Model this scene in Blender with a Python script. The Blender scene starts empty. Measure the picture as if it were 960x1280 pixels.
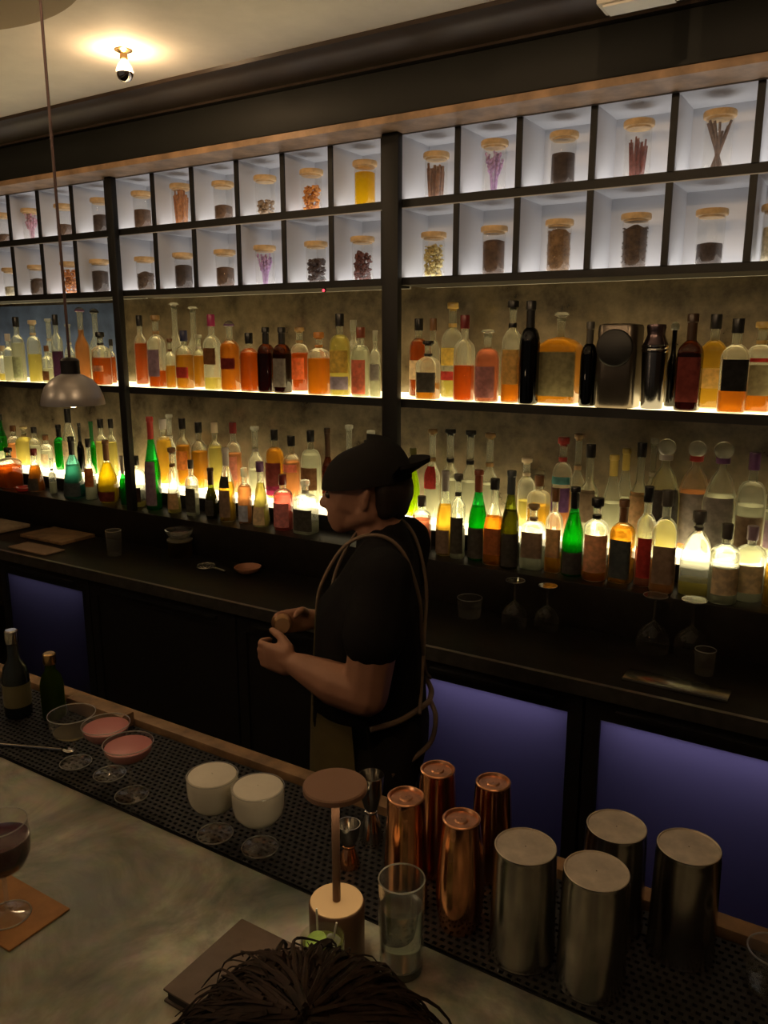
import bpy, bmesh, math, random
from mathutils import Vector, Matrix, Euler
rnd = random.Random(7)
S = bpy.context.scene
COL = S.collection
PI = math.pi

# ------------------------------------------------------------------ materials
MATS = {}
def newmat(name):
    m = bpy.data.materials.new(name); m.use_nodes = True
    nt = m.node_tree; nt.nodes.clear()
    out = nt.nodes.new('ShaderNodeOutputMaterial')
    return m, nt, out
def N(nt, t, **kw):
    n = nt.nodes.new('ShaderNode' + t)
    for k, v in kw.items():
        n.inputs[k].default_value = v
    return n
def rgba(c): return (c[0], c[1], c[2], 1.0)
def solid(name, col, rough=.5, metal=0., noise=0., scale=12., bump=0., spec=.5, col2=None):
    if name in MATS: return MATS[name]
    m, nt, out = newmat(name)
    b = N(nt, 'BsdfPrincipled', **{'Base Color': rgba(col), 'Roughness': rough, 'Metallic': metal, 'Specular IOR Level': spec})
    if noise or bump or col2:
        tc = nt.nodes.new('ShaderNodeTexCoord')
        nz = N(nt, 'TexNoise', Scale=scale, Detail=6., Roughness=.6)
        nt.links.new(tc.outputs['Object'], nz.inputs['Vector'])
        if noise or col2:
            cr = nt.nodes.new('ShaderNodeValToRGB')
            lo = col2 if col2 else [max(0, c * (1 - noise)) for c in col]
            hi = col if col2 else [c * (1 + noise) for c in col]
            cr.color_ramp.elements[0].position = .35; cr.color_ramp.elements[1].position = .66
            cr.color_ramp.elements[0].color = rgba(lo); cr.color_ramp.elements[1].color = rgba(hi)
            nt.links.new(nz.outputs['Fac'], cr.inputs['Fac'])
            nt.links.new(cr.outputs['Color'], b.inputs['Base Color'])
        if bump:
            bp = N(nt, 'Bump', Strength=bump, Distance=.01)
            nt.links.new(nz.outputs['Fac'], bp.inputs['Height'])
            nt.links.new(bp.outputs['Normal'], b.inputs['Normal'])
    nt.links.new(b.outputs[0], out.inputs[0])
    MATS[name] = m
    return m
def emis(name, col, strength):
    if name in MATS: return MATS[name]
    m, nt, out = newmat(name)
    e = N(nt, 'Emission', Color=rgba(col), Strength=strength)
    nt.links.new(e.outputs[0], out.inputs[0])
    MATS[name] = m
    return m
def glassy(name, tint, trans=.12, edge=.5, rough=.03, bend=0., rim=0.):
    """thin blown glass: see-through, a little glow inside the wall, mirror-like at grazing angles"""
    if name in MATS: return MATS[name]
    m, nt, out = newmat(name)
    tr = N(nt, 'BsdfTransparent', Color=rgba(tint))
    rf = N(nt, 'BsdfRefraction', Color=rgba(tint), Roughness=.015, IOR=1.38)
    m0 = N(nt, 'MixShader', Fac=bend)
    nt.links.new(tr.outputs[0], m0.inputs[1]); nt.links.new(rf.outputs[0], m0.inputs[2])
    tl = N(nt, 'BsdfTranslucent', Color=rgba(tint))
    gl = N(nt, 'BsdfGlossy', Color=(1, 1, 1, 1), Roughness=rough)
    lw = N(nt, 'LayerWeight', Blend=.5)
    pw = nt.nodes.new('ShaderNodeMath'); pw.operation = 'POWER'; pw.inputs[1].default_value = 3.0
    ml = nt.nodes.new('ShaderNodeMath'); ml.operation = 'MULTIPLY_ADD'; ml.inputs[1].default_value = edge; ml.inputs[2].default_value = .03
    nt.links.new(lw.outputs['Facing'], pw.inputs[0]); nt.links.new(pw.outputs[0], ml.inputs[0])
    m1 = nt.nodes.new('ShaderNodeMixShader'); m2 = nt.nodes.new('ShaderNodeMixShader')
    mg = nt.nodes.new('ShaderNodeMath'); mg.operation = 'MULTIPLY_ADD'; mg.inputs[1].default_value = rim; mg.inputs[2].default_value = trans
    nt.links.new(pw.outputs[0], mg.inputs[0]); nt.links.new(mg.outputs[0], m1.inputs[0])
    nt.links.new(m0.outputs[0], m1.inputs[1]); nt.links.new(tl.outputs[0], m1.inputs[2])
    nt.links.new(ml.outputs[0], m2.inputs[0])
    nt.links.new(m1.outputs[0], m2.inputs[1]); nt.links.new(gl.outputs[0], m2.inputs[2])
    nt.links.new(m2.outputs[0], out.inputs[0])
    MATS[name] = m
    return m
def liquid(name, col, trans=.28):
    if name in MATS: return MATS[name]
    m, nt, out = newmat(name)
    tr = N(nt, 'BsdfTransparent', Color=rgba(col))
    tl = N(nt, 'BsdfTranslucent', Color=rgba(col))
    rf = N(nt, 'BsdfRefraction', Color=rgba(col), Roughness=.03, IOR=1.33)
    m0 = N(nt, 'MixShader', Fac=.5); nt.links.new(tr.outputs[0], m0.inputs[1]); nt.links.new(rf.outputs[0], m0.inputs[2])
    m1 = N(nt, 'MixShader', Fac=trans)
    nt.links.new(m0.outputs[0], m1.inputs[1]); nt.links.new(tl.outputs[0], m1.inputs[2])
    nt.links.new(m1.outputs[0], out.inputs[0])
    MATS[name] = m
    return m

PAINT = {  # caps, labels, ribbons
 'cream':(.62,.52,.36),'white':(.75,.72,.66),'black':(.012,.012,.012),'brown':(.17,.08,.035),'purple':(.13,.06,.16),'navy':(.02,.025,.07),
 'bronze':(.32,.2,.08),'magenta':(.35,.03,.12),'orange':(.6,.24,.05),'redbrown':(.22,.06,.03),'darkred':(.16,.02,.02),'gold':(.55,.38,.12),
 'darkbrown':(.05,.025,.012),'charcoal':(.075,.07,.06),'straw':(.6,.5,.25),'green':(.02,.16,.04),'greyish':(.32,.3,.28),'red':(.42,.05,.04),
 'olive':(.12,.12,.03),'yellow':(.62,.48,.12),'mauve':(.28,.2,.26),'tan':(.48,.33,.18),'slate':(.07,.085,.09),'palegrey':(.5,.47,.42),
 'palegreen':(.45,.5,.35),'peach':(.6,.36,.22),'grey':(.22,.2,.18),'lilac':(.4,.36,.48),'coral':(.62,.22,.14),'dustyrose':(.4,.2,.2),
 'greyolive':(.2,.18,.1),'maroon':(.16,.03,.025),'olivegrey':(.25,.22,.13),'salmon':(.55,.25,.17),'rust':(.4,.15,.05),'taupe':(.26,.19,.14),
 'paleblue':(.45,.5,.6),'pink':(.6,.28,.28),'teal':(.1,.28,.28),'greybrown':(.24,.18,.12),'darkgrey':(.09,.085,.08),'redorange':(.55,.13,.04)}
GLASS = {'clear':(.93,.95,.88),'green':(.1,.62,.2),'brown':(.3,.13,.05),'black':(.02,.02,.02),'teal':(.32,.62,.58),'olive':(.3,.33,.08),'lime':(.7,.85,.15)}
LIQ = {'straw':(.95,.86,.42),'clear':(.93,.93,.84),'purple':(.3,.14,.3),'peach':(.9,.55,.32),'redamber':(.84,.33,.07),'amber':(.93,.58,.14),
 'orange':(.95,.50,.10),'redorange':(.92,.34,.07),'brown':(.35,.15,.05),'rose':(.86,.45,.34),'honey':(.95,.70,.2),'black':(.03,.02,.02),'green':(.25,.7,.2),
 'teal':(.45,.7,.62),'yellow':(.92,.72,.05),'olive':(.5,.45,.05),'pink':(.9,.38,.36),'lime':(.8,.9,.1)}
def M_paint(k):
    """label paper: mostly diffuse, with some of the light behind it coming through"""
    n = 'paint_' + k
    if n in MATS: return MATS[n]
    m, nt, out = newmat(n); c = PAINT[k]
    tc = nt.nodes.new('ShaderNodeTexCoord'); nz = N(nt, 'TexNoise', Scale=45., Detail=3.); nt.links.new(tc.outputs['Object'], nz.inputs['Vector'])
    cr = nt.nodes.new('ShaderNodeValToRGB'); nt.links.new(nz.outputs['Fac'], cr.inputs['Fac'])
    cr.color_ramp.elements[0].position = .4; cr.color_ramp.elements[0].color = rgba([min(1, x*1.2+.01) for x in c]); cr.color_ramp.elements[1].position = .62; cr.color_ramp.elements[1].color = rgba([min(1, x*1.6+.015) for x in c])
    d = N(nt, 'BsdfDiffuse'); t = N(nt, 'BsdfTranslucent'); mx = N(nt, 'MixShader', Fac=.55)
    nt.links.new(cr.outputs[0], d.inputs[0]); nt.links.new(cr.outputs[0], t.inputs[0])
    nt.links.new(d.outputs[0], mx.inputs[1]); nt.links.new(t.outputs[0], mx.inputs[2]); nt.links.new(mx.outputs[0], out.inputs[0])
    MATS[n] = m; return m
def M_cap(k):
    if k == 'clearcap': return glassy('glass_stopper', (.95, .95, .9), .3, .6, .03, .7)
    return solid('cap_' + k, PAINT[k], .3)
def M_glass(k): return glassy('glass_' + k, GLASS[k], .5 if k == 'black' else .2, .55, .03, .5, .75)
def M_liq(k): return liquid('liquid_' + k, LIQ[k], .45 if k in ('clear', 'straw', 'peach') else .28)

# ------------------------------------------------------------------ mesh helpers
class MB:
    def __init__(s): s.v = []; s.f = []; s.sm = []
    def add(s, vs, fs, smooth=True):
        o = len(s.v); s.v += [tuple(v) for v in vs]
        for f in fs: s.f.append([i + o for i in f]); s.sm.append(smooth)
        return s
    def box(s, a, b):
        x0, y0, z0 = a; x1, y1, z1 = b
        vs = [(x0,y0,z0),(x1,y0,z0),(x1,y1,z0),(x0,y1,z0),(x0,y0,z1),(x1,y0,z1),(x1,y1,z1),(x0,y1,z1)]
        return s.add(vs, [(3,2,1,0),(4,5,6,7),(0,1,5,4),(1,2,6,5),(2,3,7,6),(3,0,4,7)], False)
    def lathe(s, prof, c=(0,0,0), seg=28, n=2.0, ry=1.0, close=True, mat=None):
        """prof: (r, z) from bottom to top; n = superellipse exponent of the cross-section"""
        vs = []; fs = []
        for r, z in prof:
            for k in range(seg):
                a = 2 * PI * (k + .5) / seg
                ca, sa = math.cos(a), math.sin(a)
                e = (abs(ca) ** n + abs(sa) ** n) ** (-1. / n)
                p = Vector((r * e * ca, r * e * sa * ry, z))
                if mat: p = mat @ p
                vs.append((p.x + c[0], p.y + c[1], p.z + c[2]))
        R = len(prof)
        for j in range(R - 1):
            for k in range(seg):
                k2 = (k + 1) % seg
                fs.append((j*seg+k, j*seg+k2, (j+1)*seg+k2, (j+1)*seg+k))
        if close:
            fs.append(tuple(range(seg - 1, -1, -1))); fs.append(tuple((R-1)*seg + k for k in range(seg)))
        return s.add(vs, fs)
    def tube(s, pts, r, seg=8, r2=None):
        pts = [Vector(p) for p in pts]; n = len(pts); vs = []; fs = []
        up = Vector((0, 0, 1))
        for i, p in enumerate(pts):
            t = (pts[min(i+1, n-1)] - pts[max(i-1, 0)]).normalized()
            a = t.cross(up)
            if a.length < .05: a = t.cross(Vector((1, 0, 0)))
            a.normalize(); b = t.cross(a)
            rr = r if r2 is None else r + (r2 - r) * i / max(1, n - 1)
            for k in range(seg):
                g = 2 * PI * k / seg
                vs.append(p + a * math.cos(g) * rr + b * math.sin(g) * rr)
        for i in range(n - 1):
            for k in range(seg):
                k2 = (k + 1) % seg
                fs.append((i*seg+k, i*seg+k2, (i+1)*seg+k2, (i+1)*seg+k))
        fs.append(tuple(range(seg - 1, -1, -1))); fs.append(tuple((n-1)*seg + k for k in range(seg)))
        return s.add(vs, fs)
    def sphere(s, c, r, seg=16, rings=10, sc=(1,1,1)):
        prof = [(max(1e-4, math.sin(PI * i / rings)) , -math.cos(PI * i / rings)) for i in range(rings + 1)]
        vs = []; fs = []
        for rr, z in prof:
            for k in range(seg):
                a = 2 * PI * k / seg
                vs.append((c[0] + r*sc[0]*rr*math.cos(a), c[1] + r*sc[1]*rr*math.sin(a), c[2] + r*sc[2]*z))
        for j in range(rings):
            for k in range(seg):
                k2 = (k + 1) % seg
                fs.append((j*seg+k, j*seg+k2, (j+1)*seg+k2, (j+1)*seg+k))
        return s.add(vs, fs)
    def build(s, name, mat, parent=None, loc=(0,0,0), bevel=0., flip=False):
        me = bpy.data.meshes.new(name)
        me.from_pydata(s.v, [], s.f); me.update()
        me.polygons.foreach_set('use_smooth', s.sm)
        if bevel:
            bm = bmesh.new(); bm.from_mesh(me)
            bmesh.ops.bevel(bm, geom=bm.edges[:], offset=bevel, segments=2, affect='EDGES', profile=.5)
            bm.to_mesh(me); bm.free()
        me.set_sharp_from_angle(angle=math.radians(38))
        me.materials.append(mat)
        o = bpy.data.objects.new(name, me); COL.objects.link(o)
        o.location = loc
        if parent: o.parent = parent
        return o
def tag(o, label=None, cat=None, group=None, kind=None):
    if label: o['label'] = label
    if cat: o['category'] = cat
    if group: o['group'] = group
    if kind: o['kind'] = kind
    return o
def thing(name, label, cat, loc=(0,0,0), group=None, rz=0.):
    o = bpy.data.objects.new(name, None); COL.objects.link(o)
    o.location = loc; o.rotation_euler = (0, 0, rz); o.empty_display_size = .05
    return tag(o, label, cat, group)
def box(name, a, b, mat, parent=None, bevel=0.):
    """box with its own origin at the centre of its base"""
    c = ((a[0]+b[0])/2, (a[1]+b[1])/2, a[2]) if parent is None else (0, 0, 0)
    m = MB().box([a[i]-c[i] for i in range(3)], [b[i]-c[i] for i in range(3)])
    return m.build(name, mat, parent, c, bevel)
def struct(name, a, b, mat, bevel=0.): return tag(box(name, a, b, mat, None, bevel), kind='structure')
def catmull(pts, k=6):
    P = [Vector(p) for p in pts]; P = [P[0]*2 - P[1]] + P + [P[-1]*2 - P[-2]]; out = []
    for i in range(1, len(P) - 2):
        for j in range(k):
            t = j / k
            a, b, c, d = P[i-1], P[i], P[i+1], P[i+2]
            out.append(.5*((2*b) + (c-a)*t + (2*a-5*b+4*c-d)*t*t + (3*b-a-3*c+d)*t**3))
    out.append(P[-2]); return out
ORD = ['first','second','third','fourth','fifth','sixth','seventh','eighth','ninth','tenth','eleventh','twelfth','thirteenth','fourteenth','fifteenth','sixteenth','seventeenth','eighteenth','nineteenth','twentieth','twenty-first','twenty-second','twenty-third']

# surfaces
m_ceiling = solid('ceiling_plaster', (.82, .755, .66), .8, noise=.08, scale=3, bump=.05)
m_dark = solid('black_painted_wood', (.011, .011, .011), .5, spec=.25)
m_fascia = solid('fascia_paint', (.012, .0125, .0105), .55, spec=.25)
m_crown = solid('crown_brown_gloss', (.05, .035, .026), .32, noise=.2, scale=4)
m_strip = solid('oak_strip', (.36, .22, .12), .5, noise=.35, scale=9)
m_cubby = solid('cubby_white_paint', (.56, .57, .60), .6)
m_metal_dark = solid('blackened_steel', (.03, .03, .032), .35, .8)
m_floor = solid('dark_floor', (.02, .018, .016), .6, noise=.3, scale=6)
m_black_stone = solid('black_stone', (.008, .007, .006), .42, spec=.2, noise=.3, scale=20)
m_steel = solid('brushed_steel', (.46, .44, .40), .22, 1.0, noise=.08, scale=30)
m_copper = solid('polished_copper', (.86, .40, .19), .15, 1.0, noise=.12, scale=25)
m_silver = solid('polished_steel', (.62, .6, .56), .12, 1.0)
m_rubber = solid('black_rubber', (.009, .009, .010), .5, spec=.3)
m_oak = solid('worn_wood_rail', (.23, .14, .07), .5, noise=.4, scale=14)

# ------------------------------------------------------------------ room shell
ZC = 3.02
X0, X1 = -5.6, .95
struct('floor', (X0-.6, -1.6, -.05), (X1+.6, 3.6, 0), m_floor)
struct('ceiling', (X0-.6, -1.6, ZC), (X1+.6, 3.6, ZC+.08), m_ceiling)
# antique mirror panelling behind the bottles
def mirror_mat():
    m, nt, out = newmat('antique_mirror')
    tc = nt.nodes.new('ShaderNodeTexCoord')
    nz = N(nt, 'TexNoise', Scale=5., Detail=9., Roughness=.68); nt.links.new(tc.outputs['Object'], nz.inputs['Vector'])
    cr = nt.nodes.new('ShaderNodeValToRGB'); nt.links.new(nz.outputs['Fac'], cr.inputs['Fac'])
    cr.color_ramp.elements[0].position = .35; cr.color_ramp.elements[0].color = (.05, .04, .026, 1)
    cr.color_ramp.elements[1].position = .7; cr.color_ramp.elements[1].color = (.225, .18, .115, 1)
    d = N(nt, 'BsdfDiffuse'); nt.links.new(cr.outputs[0], d.inputs[0])
    g = N(nt, 'BsdfGlossy', Color=(.55, .5, .42, 1), Roughness=.16)
    mx = N(nt, 'MixShader', Fac=.22); nt.links.new(d.outputs[0], mx.inputs[1]); nt.links.new(g.outputs[0], mx.inputs[2])
    nt.links.new(mx.outputs[0], out.inputs[0]); return m
m_mirror = mirror_mat()
m_blue_reflection = solid('painted_blue_reflection', (.075, .115, .25), .35, noise=.35, scale=5)  # blue reflection in the mirror, put into the panel colour
struct('wall_back', (X0-.6, 3.32, 0), (X1+.6, 3.42, ZC), m_mirror)
struct('wall_left', (X0-.6, -1.6, 0), (X0-.5, 3.32, ZC), solid('wall_brown', (.09, .06, .04), .7, noise=.2, scale=3))
struct('wall_right', (X1+.5, -1.6, 0), (X1+.6, 3.32, ZC), MATS['wall_brown'])
# soffit above the shelving: fascia board, crown and the oak underside
struct('trim_1', (X0, 2.73, 2.81), (X1, 2.79, 2.965), m_fascia, .004)
struct('trim_2', (X0, 2.735, 2.785), (X1, 3.32, 2.81), m_strip)
cr = MB()
prof = [(2.735, 2.965), (2.70, 2.965), (2.695, 2.972), (2.66, 2.975), (2.62, 2.985), (2.585, 2.997), (2.56, 3.006), (2.515, 3.008), (2.51, 3.02), (2.735, 3.02)]
vs = [(X0, y, z) for y, z in prof] + [(X1, y, z) for y, z in prof]; n = len(prof)
cr.add(vs, [(i, (i+1) % n, n+(i+1) % n, n+i) for i in range(n)] + [tuple(range(n-1, -1, -1)), tuple(range(n, 2*n))], False)
tag(cr.build('trim_3', m_crown), kind='structure')
# round ceiling rose at the far left
cr = MB().lathe([(.64, 0), (.64, .012), (.62, .02), (.58, .025)], seg=72)
tag(cr.build('trim_4', solid('rose_plaster', (.40, .31, .2), .8), None, (-2.43, 1.19, ZC-.025)), kind='structure')

# ------------------------------------------------------------------ shelving
POSTS = [(-5.03, .04), (-3.384, .048), (-1.747, .076), (-.098, .08)]
for (x, w), nm in zip(POSTS, ('left end of the shelving', 'between left and centre bays', 'between centre and right bays', 'right end of the shelving')):
    t = box('shelf_post', (x-w/2, 2.86, 1.095), (x+w/2, 2.8935, 2.785), m_dark, bevel=.003)
    tag(t, 'black upright shelf post ' + nm, 'post', 'black shelf posts')
BAYS = [('left', -5.08, -3.455, [-5.08, -4.80, -4.532, -4.263, -4.002, -3.721, -3.455]),
        ('centre', -3.405, -1.807, [-3.405, -3.118, -2.857, -2.58, -2.317, -2.062, -1.807]),
        ('right', -1.725, -.14, [-1.725, -1.473, -1.224, -.951, -.684, -.426, -.14])]
m_led_cubby = emis('led_neutral', (1., .94, .88), 2.35)
m_led_riser = emis('led_riser', (1., .80, .43), 9.5)
m_led_front = emis('led_front', (1., .80, .46), 2.0)
m_led_warm = emis('led_warm', (1., .76, .36), 3.9)
ZB, ZM0, ZM1, ZT = 2.245, 2.508, 2.544, 2.781     # cubby openings: lower row ZB..ZM0, upper row ZM1..ZT
for bay, xa, xb, xs in BAYS:
    t = thing('cubby_unit', f'lit white cubby unit with two rows of jars in the {bay} bay', 'shelf unit', ((xa+xb)/2, 3.0, 2.215), 'lit cubby units')
    L = t.location
    def P(name, a, b, m): return MB().box([a[i]-L[i] for i in range(3)], [b[i]-L[i] for i in range(3)]).build(name, m, t)
    P('back_panel', (xa, 3.125, ZB-.03), (xb, 3.14, ZT+.004), m_cubby)
    P('cubby_board', (xa, 2.9, ZB-.03), (xb, 3.125, ZB-.004), m_dark)
    P('cubby_board', (xa, 2.9, ZM0+.004), (xb, 3.125, ZM1-.004), m_dark)
    P('top_board', (xa, 2.9, ZT+.004), (xb, 3.125, ZT+.02), m_dark)
    P('lining', (xa, 2.902, ZM0), (xb, 3.125, ZM0+.004), m_cubby)
    P('lining', (xa, 2.902, ZT), (xb, 3.125, ZT+.004), m_cubby)
    for i, x in enumerate(xs):
        w = .0115 if 0 < i < 6 else .007
        for z0, z1 in ((ZB-.004, ZM0), (ZM1-.004, ZT)):
            d = P('divider', (x-w, 2.9, z0), (x+w, 2.908, z1), m_dark)
            c = MB().box((x-w-L[0], 2.908-L[1], z0-L[2]), (x+w-L[0], 3.125-L[1], z1-L[2])).build('divider_face', m_cubby, d)
    for z in (ZB, ZM1):
        P('light_panel', (xa+.006, 2.93, z-.004), (xb-.006, 3.12, z-.001), m_led_cubby)
        P('shelf_lip', (xa, 2.9, z-.004), (xb, 2.93, z-.001), m_dark)
    if bay == 'centre':
        MB().lathe([(.007,0),(.008,.002),(.008,.014),(.006,.016)], c=(-2.106-L[0], 2.909-L[1], 2.199-L[2]), seg=14).build('indicator_housing', m_dark, t)
        MB().sphere((-2.106-L[0], 2.902-L[1], 2.206-L[2]), .006, 10, 8).build('indicator_light', emis('red_led', (1., .05, .08), 3.), t)
    # bottle shelf
    s = thing('display_shelf', f'thin black shelf with a glowing top carrying bottles in the {bay} bay', 'shelf', ((xa+xb)/2, 3.1, 1.72), 'lit bottle shelves')
    L = s.location
    xa2, xb2 = xa-.02, xb+.02
    def P2(name, a, b, m): return MB().box([a[i]-L[i] for i in range(3)], [b[i]-L[i] for i in range(3)]).build(name, m, s)
    P2('board', (xa2, 2.9, 1.722), (xb2, 3.318, 1.75), m_dark)
    P2('front_lip', (xa2, 2.895, 1.722), (xb2, 2.9, 1.757), m_dark)
    P2('light_panel', (xa2, 2.905, 1.75), (xb2, 3.31, 1.754), m_led_warm)
    # raised back tier
    r = thing('bottle_riser', f'glowing raised step behind the front bottles in the {bay} bay', 'shelf', ((xa+xb)/2, 3.15, 1.095), 'lit bottle risers')
    L = r.location
    def P3(name, a, b, m): return MB().box([a[i]-L[i] for i in range(3)], [b[i]-L[i] for i in range(3)]).build(name, m, r)
    P3('step', (xa2, 3.064, 1.096), (xb2, 3.315, 1.195), m_dark)
    P3('light_panel', (xa2, 3.066, 1.195), (xb2, 3.31, 1.199), m_led_riser)
    P3('front_light', (xa2, 3.061, 1.168), (xb2, 3.064, 1.195), m_led_front)
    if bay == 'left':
        bp = box('reflection_panel', (xa-.02, 3.312, 1.76), (-3.93, 3.319, 2.21), m_blue_reflection)  # added sheet that carries the painted blue reflection
        tag(bp, 'panel painted as a dull blue mirror reflection behind the bottles in the left bay', 'panel')
# ledge and worktop
lt = thing('back_counter', 'long black back counter with a steel front trim above the fridges', 'counter', (-2.4, 2.65, .865))
L = lt.location
def PL(name, a, b, m, bevel=0): return MB().box([a[i]-L[i] for i in range(3)], [b[i]-L[i] for i in range(3)]).build(name, m, lt, bevel=bevel)
tag(box('bottle_ledge', (X0, 2.865, .866), (X1, 3.318, 1.094), m_black_stone, None, .004), 'black raised ledge carrying the front row of bottles behind the counter', 'ledge')
PL('worktop', (X0, 2.41, .865), (X1, 2.864, .9165), m_black_stone, .003)
PL('steel_trim', (X0, 2.392, .866), (X1, 2.41, .9165), solid('dull_steel_trim', (.22,.21,.19), .42, .9, noise=.15, scale=20))
struct('trim_5', (X0, 2.55, 0), (X1, 3.3, .079), m_dark)
# refrigerated cabinets below
m_fr = solid('fridge_black', (.012, .012, .013), .35)
m_frin = solid('fridge_liner', (.45, .42, .55), .5)
def frosted():
    m, nt, out = newmat('frosted_fridge_glass')
    a = N(nt, 'BsdfTranslucent', Color=(.75, .72, .85, 1)); b = N(nt, 'BsdfGlossy', Roughness=.25, Color=(.8, .8, .9, 1))
    mx = N(nt, 'MixShader', Fac=.06); nt.links.new(a.outputs[0], mx.inputs[1]); nt.links.new(b.outputs[0], mx.inputs[2]); nt.links.new(mx.outputs[0], out.inputs[0]); return m
m_frost = frosted()
m_led_violet = emis('led_violet', (.66, .58, 1.), 1.25)
m_led_dim = emis('led_violet_dim', (.66, .62, .95), .36)
def fridge(x0, x1, label, lit, led=None):
    t = thing('back_bar_fridge', label, 'fridge', ((x0+x1)/2, 2.7, .08), 'under-counter fridges')
    L = t.location
    def P(name, a, b, m, par=None): return MB().box([a[i]-L[i] for i in range(3)], [b[i]-L[i] for i in range(3)]).build(name, m, par or t)
    P('side', (x0, 2.45, .08), (x0+.02, 2.9, .86), m_fr); P('side', (x1-.02, 2.45, .08), (x1, 2.9, .86), m_fr)
    P('back', (x0, 2.88, .08), (x1, 2.9, .86), m_frin if lit else m_fr); P('base', (x0, 2.45, .08), (x1, 2.9, .1), m_fr); P('top', (x0, 2.45, .84), (x1, 2.9, .86), m_fr)
    f = MB()
    for a, b in (((x0, .09), (x0+.05, .86)), ((x1-.05, .09), (x1, .86)), ((x0+.05, .09), (x1-.05, .14)), ((x0+.05, .785), (x1-.05, .86))):
        f.box((a[0]-L[0], 2.42-L[1], a[1]-L[2]), (b[0]-L[0], 2.45-L[1], b[1]-L[2]))
    d = f.build('door', m_fr, t)
    g = P('pane', (x0+.05, 2.432, .14), (x1-.05, 2.438, .785), m_frost if lit else m_fr, d)
    P('handle', (x0+.1, 2.405, .815), (x1-.1, 2.42, .83), m_fr, d)
    if lit: P('light_strip', (x0+.06, 2.5, .825), (x1-.06, 2.56, .838), led or m_led_violet)
fridge(-3.92, -3.2, 'glass door fridge glowing faintly violet at the far left', True, m_led_dim)
fridge(-3.19, -2.25, 'unlit black cabinet under the counter left of the bartender', False)
fridge(-2.24, -1.41, 'unlit black cabinet under the counter behind the bartender', False)
fridge(-1.40, -.73, 'violet lit fridge beside the bartender behind the copper shakers', True)
fridge(-.72, .1, 'violet lit fridge at the far right behind the steel tins', True)

# ------------------------------------------------------------------ bottles
def rprof(shape, R, H, rn):
    """body profile (r, z) up to the mouth for each shape; returns profile and z of the shoulder and mouth"""
    if shape == 'std':   p = [(.86,0),(.97,.008),(1,.03),(1,.3),(1,.58),(.97,.62),(.86,.66),(.62,.70)]; n0, mo = .73, .93
    elif shape == 'long': p = [(.86,0),(.97,.008),(1,.03),(1,.3),(1,.46),(.96,.50),(.82,.54),(.6,.58)]; n0, mo = .63, .95
    elif shape == 'arch': p = [(.86,0),(.97,.008),(1,.03),(1,.3),(1,.56),(.985,.60),(.93,.65),(.82,.69),(.64,.725)]; n0, mo = .745, .93
    elif shape == 'burg': p = [(.86,0),(.97,.008),(1,.03),(1,.25),(1,.40),(.95,.46),(.84,.53),(.68,.60),(.53,.67)]; n0, mo = .76, .96
    elif shape == 'squat': p = [(.88,0),(.97,.01),(1,.04),(1,.3),(1,.58),(.98,.63),(.88,.68),(.66,.715)]; n0, mo = .745, .90
    elif shape == 'cone': p = [(.9,0),(1,.01),(1,.04),(.99,.12),(.88,.28),(.74,.42),(.6,.56)]; n0, mo = .70, .93
    elif shape == 'tear': p = [(.7,0),(.85,.01),(.95,.08),(1,.2),(.98,.3),(.86,.42),(.66,.52),(.48,.6)]; n0, mo = .67, .95
    else:                p = [(.86,0),(.97,.01),(1,.03),(1,.25),(1,.46),(.95,.52),(.8,.6),(.62,.68)]; n0, mo = .76, .86   # deca
    q = [(max(a*R, rn), b*H) for a, b in p] + [(rn, n0*H), (rn*.97, (n0+mo)/2*H), (rn, (mo-.012)*H), (rn*1.14, (mo-.010)*H), (rn*1.14, mo*H)]
    return q, n0*H, mo*H
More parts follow.
